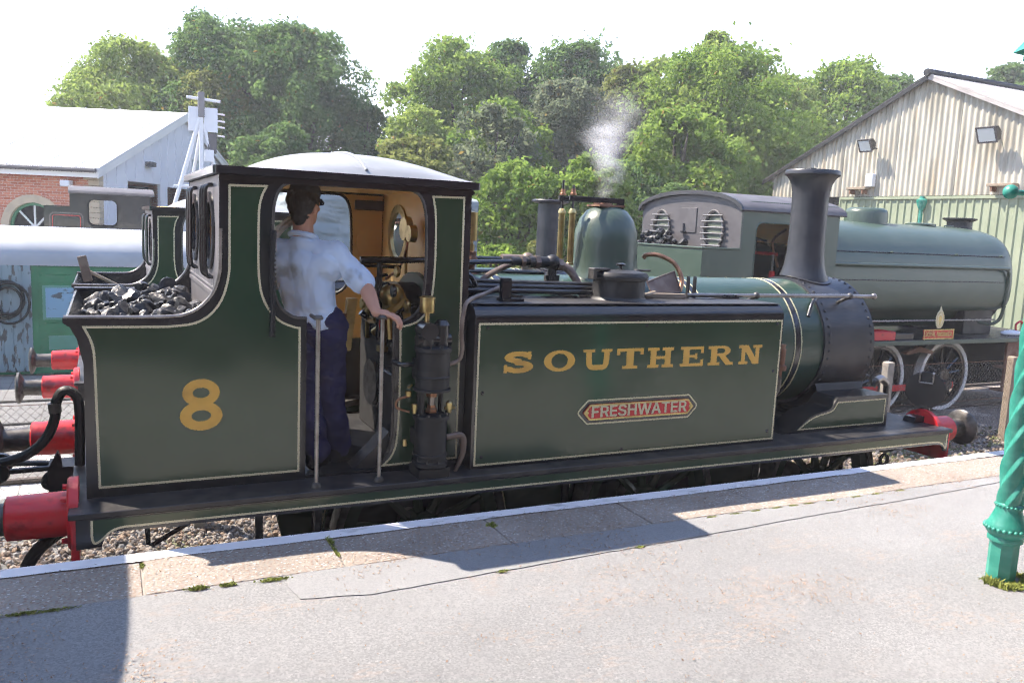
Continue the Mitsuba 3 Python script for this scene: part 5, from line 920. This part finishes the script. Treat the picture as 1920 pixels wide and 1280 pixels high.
B('window_arch', prism_y(Point(-1.95, 2.0).buffer(.95, 28).difference(Point(-1.95, 2.0).buffer(.72, 28)).intersection(sbox(-4, 1.95, 0, 4)), -.03, .2), 'm_buff')
w_ = B('window', prism_y(Point(-1.95, 2.0).buffer(.74, 28).difference(Point(-1.95, 2.0).buffer(.64, 28)).intersection(sbox(-4, 2.0, 0, 4)).union(sbox(-2.69, .92, -2.59, 2.0)).union(sbox(-1.31, .92, -1.21, 2.0)), .06, .12), 'm_coach_green')
B(w_+'__glazing_bar', cat([tube([(-1.95, .09, 2.0), (-1.95+.66*math.cos(a), .09, 2+.66*math.sin(a))], .03, 6, False) for a in (.8, 1.57, 2.34)]+[box(-2.6, -1.3, .08, .10, 1.97, 2.03)]), 'm_white'); B(w_+'__pane', box(-2.65, -1.25, .15, .16, .9, 2.7), 'm_dark')
for i in range(26):
    B('quoin', rbox(-.30 if i % 2 else -.44, .012, -.025, .24, -.28+i*.155, -.28+i*.155+.145, .006), 'm_buff')
gp = Polygon([(0.24, -.3), (0.24, EZ-.1), (Wd/2, RZ_-.12), (Wd-.24, EZ-.1), (Wd-.24, -.3)]).difference(sbox(1.75, -.4, 4.05, 3.52)).difference(sbox(4.6, -.4, 7.6, 3.46)).difference(sbox(8.4, 3.7, 9.4, 5.0) if False else sbox(6.6, 3.6, 7.6, 4.6))
B('gable_wall', prism_x(gp, -.10, 0), 'm_shed_white')
for i, y in enumerate(np.arange(.45, Wd-.3, .60)):
    top = EZ-.1+(RZ_-EZ)*(1-abs(y-Wd/2)/(Wd/2))-.06
    lo = 3.56 if 1.7 < y < 4.1 else (3.5 if 4.55 < y < 7.65 else -.28)
    if 6.55 < y < 7.65: lo = 4.64
    B('gable_wall__batten', box(.0, .018, y-.012, y+.012, lo, top), 'm_shed_white')
B('gable_window', prism_x(frame_of(sbox(6.58, 3.58, 7.62, 4.62), .07), -.02, .03), 'm_white'); B('gable_window__pane', box(-.06, -.04, 6.6, 7.6, 3.6, 4.6), 'm_lamp_glass')
B('interior', cat([box(-4.0, -3.9, .3, Wd-.3, -.28, 3.6), box(-4, -.2, .24, .3, -.28, 3.6)]), 'm_dark')
B('roof', prism_x(Polygon([(-.30, EZ-.10), (Wd/2, RZ_), (Wd+.30, EZ-.10), (Wd+.30, EZ-.02), (Wd/2, RZ_+.09), (-.30, EZ-.02)]), -L_-.3, .16), 'm_roof_white')
B('roof_lap', cat([tube([(u_, -.30, EZ-.015), (u_, Wd/2, RZ_+.095)], .022, 5, False) for u_ in np.arange(-29.5, .1, 1.0)]), 'm_roof_white', stuff=True)
B('bargeboard', cat([prism_x(Polygon([(-.30, EZ-.32), (Wd/2, RZ_-.22), (Wd+.30, EZ-.32), (Wd+.30, EZ-.11), (Wd/2, RZ_-.01), (-.30, EZ-.11)]), .11, .14)]), 'm_white'); B('fascia', box(-L_, .1, -.30, -.27, EZ-.30, EZ-.11), 'm_white'); B('gutter', tube([(-L_, -.36, EZ-.1), (.1, -.36, EZ-.1)], .06, 8, False), 'm_grey')
fl1 = B('floodlight', rbox(-1.0, -.72, -.28, -.06, 3.22, 3.40, .02), 'm_shed_white'); B('wall_lamp', rbox(.02, .22, 2.9, 3.3, 4.05, 4.2, .02), 'm_grey')
ms = Thing('metal_mast', 'pale grey braced mast with boards and cross bars standing before the white gable', 'mast')
P = ms.p; cx, cy = -1.20, 15.2
P('pole', rbox(cx-.045, cx+.045, cy-.045, cy+.045, -.3, 5.15, .01), 'm_shed_white'); P('cap', rbox(cx-.07, cx+.07, cy-.07, cy+.07, 4.85, 5.42, .01), 'm_grey_light')
P('leg', tube([(cx-.03, cy, 4.85), (cx-.62, cy+.1, 2.7), (cx-1.35, cy+.2, -.3)], .048, 8, False), 'm_shed_white'); P('leg', tube([(cx+.05, cy, 4.7), (cx+.55, cy+.1, 2.7), (cx+1.25, cy+.2, -.3)], .045, 8, False), 'm_shed_white'); P('leg', tube([(cx, cy+.1, 4.6), (cx-.25, cy+.9, 2.7), (cx-.6, cy+2.0, -.3)], .038, 8, False), 'm_shed_white')
P('cross_bar', cyl(.035, (cx-.32, cy-.02, 5.28), (cx+.42, cy-.02, 5.24), 10), 'm_shed_white')
for s, a, b in ((0, -.28, -.065), (1, .065, .36)): P('board', box(cx+a, cx+b, cy-.02, cy+.02, 4.53, 5.08), 'm_shed_white')
P('insulator', cat([cyl(.02, (cx+.36, cy, z_), (cx+.52, cy, z_-.01), 8) for z_ in (4.96, 4.80, 4.66, 4.46)]), 'm_white', stuff=True)
P('switch_box', box(cx+.07, cx+.27, cy-.08, cy+.06, 3.85, 4.12), 'm_shed_white'); P('switch_box', box(cx+.14, cx+.34, cy-.02, cy+.10, 4.05, 4.5), 'm_grey'); P('brace', cyl(.03, (cx-.60, cy+.08, 3.25), (cx+.40, cy+.08, 3.28), 8), 'm_shed_white')

# ---------------------------------------------------------------- engine shed of corrugated sheets (right)
es = Thing('engine_shed', 'large engine shed with a stained corrugated gable over pale green ribbed cladding', 'building')
P = es.p; X0, PY, EY, PZ2, EZ2, BZ = 19.0, 11.82, 6.32, 7.70, 4.92, 4.15
ys = np.arange(PY-EY, PY+EY+.001, .0238); wx = X0+.028*np.sin((ys-PY)*2*np.pi/.19)
tz = EZ2+(PZ2-EZ2)*(1-np.abs(ys-PY)/EY)-.05
for a in range(0, len(ys)-1, 44):
    e = slice(a, min(a+46, len(ys)))
    dx_ = -.012*((a//44) % 2)
    P('gable_sheet', grid_mesh(np.stack([np.stack([wx[e]+dx_, ys[e], ys[e]*0+BZ], -1), np.stack([wx[e]+dx_, ys[e], tz[e]], -1)])), 'm_asbestos', True)
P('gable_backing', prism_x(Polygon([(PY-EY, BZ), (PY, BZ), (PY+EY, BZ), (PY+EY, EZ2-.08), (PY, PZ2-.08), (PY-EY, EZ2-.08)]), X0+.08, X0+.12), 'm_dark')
xx = np.arange(X0-.22, X0+30, .0238*2)
for s in (-1, 1):
    zz0 = .028*np.sin(xx*2*np.pi/.19)
    e0 = np.stack([xx, xx*0+PY+s*(EY+.35), EZ2-.15+zz0], -1); e1 = np.stack([xx, xx*0+PY, PZ2+.0+zz0], -1); m_ = grid_mesh(np.stack([e0, e1])); P('roof_slope', m_, 'm_shed_roof', True)
P('ridge_cap', cat([tube([(X0-.30, PY, PZ2+.04), (X0+30, PY, PZ2+.04)], .11, 10, False)]), 'm_black_matt', 40)
for s in (-1, 1): P('bargeboard', prism_x(Polygon([(PY, PZ2-.15), (PY, PZ2+.02), (PY+s*(EY+.35), EZ2-.13), (PY+s*(EY+.35), EZ2-.30)]), X0-.21, X0-.17), 'm_shed_roof' if s < 0 else 'm_black_matt')
yv = [PY-EY]
pts = []
yy = PY-EY
while yy < 14.85:
    pts += [(X0+.02, yy), (X0+.02, yy+.17), (X0-.02, yy+.19), (X0-.02, yy+.235), (X0+.02, yy+.255)]; yy += .255
pts = np.array(pts); c0 = np.c_[pts, np.full(len(pts), -.3)]; c1 = np.c_[pts, np.full(len(pts), BZ-.012)]
P('wall_cladding', grid_mesh(np.stack([c0, c1])), 'm_cladding')
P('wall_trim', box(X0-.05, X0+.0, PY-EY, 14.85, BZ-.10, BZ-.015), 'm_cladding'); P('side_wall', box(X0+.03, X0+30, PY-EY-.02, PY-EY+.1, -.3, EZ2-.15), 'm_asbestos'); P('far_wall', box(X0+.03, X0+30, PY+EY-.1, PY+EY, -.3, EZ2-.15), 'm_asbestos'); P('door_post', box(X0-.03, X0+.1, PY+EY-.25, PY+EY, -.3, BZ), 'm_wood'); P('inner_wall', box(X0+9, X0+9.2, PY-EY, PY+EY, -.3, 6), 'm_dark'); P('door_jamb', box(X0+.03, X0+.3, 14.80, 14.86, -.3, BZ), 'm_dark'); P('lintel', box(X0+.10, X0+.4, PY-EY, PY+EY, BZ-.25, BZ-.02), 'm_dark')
def flood(y, z, w, h, lab):
    f = Thing('floodlight', lab, 'floodlight'); R = trimesh.transformations.rotation_matrix(math.radians(-25), (0, 1, 0)) @ trimesh.transformations.rotation_matrix(0, (1, 0, 0))
    def tf(m): m.apply_transform(R); m.apply_translation((X0-.42, y, z)); return m
    f.p('housing', tf(prism_y(Polygon([(-.10, -h/2), (-.10, h/2), (.05, h/2-.02), (.14, 0), (.05, -h/2+.02)]), -w/2, w/2)), 'm_black'); f.p('frame', tf(prism_x(frame_of(sbox(-w/2-.02, -h/2-.02, w/2+.02, h/2+.02), .04), -.13, -.10)), 'm_grey'); f.p('pane', tf(box(-.125, -.102, -w/2+.03, w/2-.03, -h/2+.03, h/2-.03)), 'm_lamp_glass')
    f.p('arm', tube([(X0-.36, y, z-.05), (X0-.02, y-.05, z-.10)], .022, 8, False), 'm_black')
flood(13.62, 5.75, .46, .38, 'small floodlight on the stained gable, further from the ridge'); flood(9.52, 5.78, .54, .42, 'larger floodlight on the stained gable below the right slope of the roof')
dp = Thing('drain_pipe', 'turquoise drain pipe with a funnel head on the green ribbed wall', 'drain pipe'); dp.p('pipe', cyl(.055, (X0-.10, 11.62, -.2), (X0-.10, 11.65, 3.9), 12), 'm_teal', 40); dp.p('hopper', lathe([(.06, 3.72), (.10, 3.80), (.15, 3.95), (.15, 4.02), (.07, 4.06), (.06, 4.13)], (X0-.10, 11.65, 0), 'z', 16), 'm_teal', 40)
for y, lab in ((14.0, 'pale timber ledge on the gable foot left of the chimney line'), (9.1, 'pale timber ledge on the gable foot near the picture edge')):
    sh_ = Thing('timber_ledge', lab, 'ledge'); sh_.p('plank', rbox(X0-.30, X0-.03, y-.35, y+.42, 4.36, 4.44, .01), 'm_wood'); sh_.p('bracket', cat([box(X0-.28, X0-.05, y-.25, y-.2, 4.22, 4.355), box(X0-.28, X0-.05, y+.25, y+.3, 4.22, 4.355)]), 'm_rust')
ab = Thing('alarm_box', 'small whitish box on the timber ledge of the gable', 'box'); ab.p('case', rbox(X0-.22, X0-.06, 13.45, 13.75, 4.445, 4.86, .02), 'm_shed_white')

# ---------------------------------------------------------------- far person by the hedge
pr2 = [(V(0, 0, .10), .05), (V(0, .02, .50), .065), (V(0, .03, .92), .09)]
ch = []
for s in (1, -1): seg(V(0, .1*s, .06), .05, V(0, .1*s, .48), .06); seg(V(0, .1*s, .48), .06, V(0, .09*s, .9), .09); seg(V(0, .1*s, .05), .045, V(.15, .11*s, .04), .035); seg(V(0, .19*s, 1.42), .055, V(.02, .25*s, 1.15), .045); seg(V(.02, .25*s, 1.15), .045, V(.1, .24*s, .92), .03); seg(V(.1, .24*s, .92), .03, V(.13, .23*s, .82), .025)
seg(V(0, .19, 1.40), .06, V(0, -.19, 1.40), .06); seg(V(0, 0, 1.25), .15, V(0, 0, .95), .14); seg(V(0, 0, 1.40), .06, V(.01, 0, 1.56), .055); seg(V(.0, 0, 1.66), .095, V(.03, 0, 1.60), .07)
off = V(7.45, 16.2, -.28)
fm = hull_chain(ch, .03, 4); fm.vertices += off; fp = tag(put('person', fm, 'm_skin', True), 'distant person in a pale blue top by the bright shrub between engine cab and dome', 'person')
ch = []
seg(V(0, .19, 1.40), .08, V(0, -.19, 1.40), .08); seg(V(0, .06, 1.28), .16, V(0, .06, .95), .155); seg(V(0, -.06, 1.28), .16, V(0, -.06, .95), .155)
for s in (1, -1): seg(V(0, .19*s, 1.42), .075, V(.02, .25*s, 1.17), .062)
t_ = hull_chain(ch, .03, 4); t_.vertices += off; put(f'{fp}__shirt', t_, 'm_shirt', True)
ch = []
for s in (1, -1): seg(V(0, .1*s, .12), .07, V(0, .1*s, .48), .08); seg(V(0, .1*s, .48), .08, V(0, .08*s, .92), .115)
t_ = hull_chain(ch, .03, 4); t_.vertices += off; put(f'{fp}__trousers', t_, 'm_trousers', True)
t_ = hull_chain([((V(-.01, 0, 1.70), .095), (V(-.02, 0, 1.66), .09))], .03, 3); t_.vertices += off; put(f'{fp}__hair', t_, 'm_hair', True)

# ---------------------------------------------------------------- trees and shrubs
CL = {'dark': ((.085, .165, .06), (.18, .28, .09)), 'mid': ((.15, .26, .055), (.30, .41, .09)), 'light': ((.20, .29, .075), (.34, .43, .11)), 'olive': ((.16, .195, .06), (.26, .29, .09)), 'pale': ((.13, .17, .10), (.24, .28, .17)), 'lime': ((.16, .25, .05), (.28, .40, .08))}
def foliage(lobes, n, size, col, seed):
    r = np.random.default_rng(seed); lob = np.array(lobes); w = lob[:, 3]**2; w /= w.sum()
    i = r.choice(len(lob), n, p=w); d = r.normal(size=(n, 3)); d /= np.linalg.norm(d, axis=1, keepdims=True); d[:, 2] = np.where(d[:, 2] < -.5, -d[:, 2], d[:, 2])
    rad = lob[i, 3]*np.clip(1-np.abs(r.normal(0, .28, n)), .1, 1.0)*(1+.45*(meshkit.noise(np.c_[lob[i, :3]+d*lob[i, 3:4]]*2.6, seed)-.35))
    rad = rad*np.where(r.uniform(size=n) < .13, r.uniform(1.0, 1.45, n), 1.0)
    p = lob[i, :3]+d*rad[:, None]
    keep = meshkit.fbm(p*.85+seed, 3, seed) > .41; p, d, i = p[keep], d[keep], i[keep]; n = len(p)
    nn = d*.45+r.normal(size=(n, 3))*.55+V(0, 0, .30); nn /= np.linalg.norm(nn, axis=1, keepdims=True); a = np.cross(nn, r.normal(size=(n, 3))); a /= np.linalg.norm(a, axis=1, keepdims=True); b = np.cross(nn, a)
    s = (size*r.uniform(.6, 1.35, n))[:, None]
    v = np.stack([p-a*s, p+b*s*.55+nn*s*.12, p+a*s, p-b*s*.55+nn*s*.12], 1)
    f = np.array([(0, 1, 2), (0, 2, 3)])[None]+(np.arange(n)*4)[:, None, None]
    c0, c1 = (np.array(x) for x in CL[col]); lt = r.uniform(0, 1, len(lob)); t = np.clip(lt[i]*.6+r.uniform(0, .5, n)+.3*(meshkit.noise(p*2.2)-.5), 0, 1)[:, None]
    C_ = c0*(1-t)+c1*t; aut = (r.uniform(size=n) < .012)[:, None]; C_ = np.where(aut, V(.26, .20, .07), C_)
    return trimesh.Trimesh(v.reshape(-1, 3), f.reshape(-1, 3), process=False), np.repeat(C_, 4, 0)
def tree(name, label, x, y, top, r, col, seed, base=1.0, size=.105, dens=1.0, group=None, droop=0):
    g_ = np.random.default_rng(seed); lobes = []; base = min(base, top*.4); H = top-base; nl = int(46+H*7)
    for k in range(nl):
        t = g_.uniform(0, 1)**.85; a = g_.uniform(0, 6.283); env = r*1.08*(math.sqrt(max(1-((t-.45)/.55)**2, 0)) if t > .45 else .82+.18*t/.45); lr = min(r*g_.choice([.15, .20, .27, .36]), H*.2)*(1-.2*t); q = max(env*g_.uniform(.88, 1.12)-lr*.7, 0)*g_.uniform(.35, 1.0)**.5
        z_ = min(base+H*t, top-lr*.9); lobes.append((x+q*math.cos(a), y+q*math.sin(a), z_, lr))
    lobes.append((x, y, base+H*.45, r*.7)); lobes.append((x, y, base+H*.7, r*.6)); lobes.append((x, y, base+H*.2, r*.7))
    n = int(dens*2700*r*max(H, 2)*(.115/size)**2*.62); T_ = Thing(name, label, 'tree' if 'shrub' not in name else 'shrub', group)
    m, c = foliage(lobes, n, size, col, seed); T_.p('crown', m, 'm_leaf', False, color=c)
    lim = [tube([(x, y, -.4), (x+.1, y, base*.6), (x-.05, y+.05, base+H*.45), (x+.1, y, top-r*.5)], [r*.07+.06, r*.06+.05, r*.04+.03, .03], 8)]
    for k in range(9):
        l_ = lobes[k*3 % len(lobes)]; z0 = base+H*g_.uniform(.05, .5); lim.append(tube([(x, y, z0), ((x+l_[0])/2, (y+l_[1])/2, (z0+l_[2])/2+.2), l_[:3]], [r*.04+.03, r*.03+.02, .02], 6))
    T_.p('trunk', cat(lim), 'm_bark', 40)
Gt = 'trees beyond the yard'
tree('broadleaf_tree', 'light yellow green tree behind the bright roof at the left end of the wood', -2.3, 38.1, 10.3, 3.1, 'light', 31)
tree('broadleaf_tree', 'small thin yellow green tree at the far left end of the wood', -4.4, 38.1, 8.2, 1.8, 'light', 32)
tree('broadleaf_tree', 'tallest dark tree, its crown left of the mast top', 2.2, 37.5, 11.9, 3.7, 'dark', 33, dens=1.15)
tree('broadleaf_tree', 'broad dark tree right of the tallest one, above the cab roof', 5.3, 36.2, 11.5, 4.1, 'dark', 34, dens=1.15)
tree('broadleaf_tree', 'lower dark tree under the gap in the skyline', 8.0, 33.5, 7.9, 1.7, 'dark', 35)
tree('broadleaf_tree', 'olive green tree close behind the mast', 1.2, 35.4, 8.9, 2.2, 'olive', 36)
tree('broadleaf_tree', 'dull green tree low behind the cab roof', 5.4, 29.0, 4.8, 2.2, 'dark', 37)
tree('broadleaf_tree', 'dark green tree between the mast and the cab roof', 3.4, 30.5, 6.4, 2.0, 'dark', 38)
tree('broadleaf_tree', 'hazy pale tree right of the gap in the skyline', 13.7, 36.0, 12.0, 3.9, 'mid', 39, size=.13)
tree('broadleaf_tree', 'dark topped tree behind the pale drooping ones', 17.2, 37.5, 12.7, 2.6, 'dark', 40, size=.13)
tree('broadleaf_tree', 'deep green tree above the steam plume', 20.1, 34.9, 12.4, 4.2, 'dark', 41, size=.13)
tree('broadleaf_tree', 'slender tree with a thin top between the steam and the big bright tree', 22.4, 31.2, 11.6, 2.0, 'light', 42, size=.13)
tree('broadleaf_tree', 'big bright green tree left of the corrugated gable', 21.0, 23.9, 10.5, 4.4, 'mid', 43, dens=1.1)
tree('broadleaf_tree', 'thin hazy treetop rising over the big bright tree', 22.9, 27.0, 12.1, 1.9, 'light', 44)
tree('broadleaf_tree', 'rounded tree just left of the gable ridge', 33.3, 28.3, 12.2, 3.6, 'mid', 45, size=.15)
tree('broadleaf_tree', 'distant tree directly behind the gable ridge', 39.5, 30.3, 12.4, 3.2, 'dark', 46, size=.16, base=4)
tree('broadleaf_tree', 'distant treetop right of the shed roof', 46.1, 28.2, 13.6, 2.6, 'dark', 47, size=.16, base=4)
tree('broadleaf_tree', 'light green tree between the yellow green tree and the tallest dark one', .2, 39.5, 9.9, 2.6, 'light', 71)
tree('broadleaf_tree', 'bright tree under the skyline gap, right of the dark ones', 9.6, 30.5, 7.6, 2.4, 'light', 72)
tree('broadleaf_tree', 'yellow green tree in front of the big bright tree, near the steam', 18.9, 22.6, 8.6, 2.4, 'light', 73)
tree('broadleaf_tree', 'light green tree filling the dip left of the rounded tree', 27.5, 27.0, 10.6, 2.9, 'light', 74, size=.13)
tree('broadleaf_tree', 'pale tree low between the whitish one and the cab roof', 12.2, 27.5, 7.9, 2.3, 'mid', 75)
tree('broadleaf_tree', 'dark filler tree low in the wood behind the bright tree', 27.0, 29.5, 10.0, 3.4, 'dark', 48, size=.15)
tree('broadleaf_tree', 'bushy yellowish tree low behind the front end of the cab roof', 6.6, 22.8, 5.6, 1.9, 'olive', 49)
tree('broadleaf_tree', 'whitish green tree right of the cab roof', 10.4, 24.2, 7.2, 1.9, 'pale', 50)
tree('broadleaf_tree', 'pale drooping tree above the brass columns', 15.7, 28.1, 9.4, 2.3, 'pale', 51)
tree('broadleaf_tree', 'olive drooping tree behind the steam', 18.4, 27.6, 10.1, 1.9, 'olive', 52)
tree('broadleaf_tree', 'mid green leafy tree left of the tall black chimney', 15.9, 19.8, 7.1, 2.3, 'mid', 54, dens=1.1)
tree('broadleaf_tree', 'dark green tree low between chimney and shed corner', 17.6, 20.2, 6.4, 1.9, 'mid', 55)
tree('leafy_shrub', 'bright green shrub right of the cab, behind the brass columns', 7.8, 16.9, 4.5, 1.6, 'mid', 56, base=.2, size=.085)
tree('leafy_shrub', 'lime green shrub lowest, between the cab and the brass columns', 5.6, 13.4, 2.15, .8, 'lime', 57, base=-.1, size=.07)
tree('leafy_shrub', 'green shrub directly below the steam plume', 10.3, 16.5, 4.9, 1.6, 'mid', 58, base=.2, size=.085)
tree('leafy_shrub', 'green shrub behind the dome of the numbered engine', 12.6, 18.5, 5.0, 1.9, 'dark', 59, base=.2, size=.09)
tree('leafy_shrub', 'yellowish twiggy shrub beside the black chimney pipe', 7.0, 13.6, 2.3, .6, 'olive', 60, base=.1, size=.06, dens=.8)
tree('leafy_shrub', 'dark shrub behind the sheeted wagon', 4.2, 20.5, 3.6, 1.8, 'dark', 61, base=.2)
tree('leafy_shrub', 'dark undergrowth shrub under the pale trees', 12.2, 22.5, 4.4, 2.2, 'dark', 62, base=.2)
tree('leafy_shrub', 'dark shrub between the saddle tank cab and the trees', 14.4, 17.6, 4.3, 1.5, 'dark', 63, base=.2)
def hill(): 
    a, b = np.meshgrid(np.linspace(-160, 260, 80), np.linspace(0, 1, 14), indexing='ij'); z_ = -1+8.5*b**.8*(.75+.4*meshkit.fbm(np.stack([a*.02, b, a*0], -1), 3)); z_ = z_*np.clip((a+14)/22, 0, 1)
    return grid_mesh(np.stack([a, 44+b*60, z_], -1))
mat('m_hill', grime((.028, .05, .018), (.05, .08, .03), .3), 0.95); struct('hill', hill(), 'm_hill', True)
# wooden yard fence hidden behind the wood keeps the ground line
# ---------------------------------------------------------------- steam above the dome
N = 48; zz, yy, xx_ = np.meshgrid(*[np.linspace(0, 1, n_) for n_ in (72, N, N)], indexing='ij')
cxx = .46+.10*zz+.05*np.sin(zz*9); rr_ = .05+.31*zz**.75; dd = np.sqrt((xx_-cxx)**2+(yy-.5)**2)/rr_
nz = meshkit.fbm(np.stack([xx_*4, yy*4, zz*5.5], -1), 5, 2)
den = np.clip(1.1-dd-2.6*(nz-.45)*(.4+zz), 0, 1)**1.6*np.clip((nz-.33)*3.6, 0, 1)*np.clip(zz*14, 0, 1)*np.clip((1-zz)*2.4, 0, 1)**1.2*(1.15-.75*zz)
den[:, 0, :] = den[:, -1, :] = 0; den[:, :, 0] = den[:, :, -1] = 0
c0_, c1_ = V(-.06, -.50, 2.93), V(.94, .50, 3.85)
Tm = T().translate(c0_.tolist()).scale((c1_-c0_).tolist())
scene['steam_medium'] = {'type': 'heterogeneous', 'albedo': {'type': 'rgb', 'value': [.99, .99, .99]}, 'sigma_t': {'type': 'gridvolume', 'grid': mi.VolumeGrid(den[..., None].astype(np.float32)), 'to_world': Tm}, 'scale': 12.0}
scene['steam_plume'] = {'type': 'cube', 'to_world': T().translate(((c0_+c1_)/2).tolist()).scale(((c1_-c0_)/2).tolist()), 'bsdf': {'type': 'null'}, 'interior': {'type': 'ref', 'id': 'steam_medium'}}
tag('steam_plume', 'small white steam plume rising above the green dome', 'steam', kind='stuff')

# ---------------------------------------------------------------- thin summer haze
scene['haze_air'] = {'type': 'homogeneous', 'albedo': {'type': 'rgb', 'value': [.92, .95, .98]}, 'sigma_t': .0018}
h0_, h1_ = V(-170, -25, -1.8), V(270, 120, 24)
scene['haze'] = {'type': 'cube', 'to_world': T().translate(((h0_+h1_)/2).tolist()).scale(((h1_-h0_)/2).tolist()), 'bsdf': {'type': 'null'}, 'interior': {'type': 'ref', 'id': 'haze_air'}}
tag('haze', 'thin pale haze filling the air of the whole place', 'haze', kind='stuff')
scene['camera']['medium'] = {'type': 'ref', 'id': 'haze_air'}
scene['steam_plume']['exterior'] = {'type': 'ref', 'id': 'haze_air'}
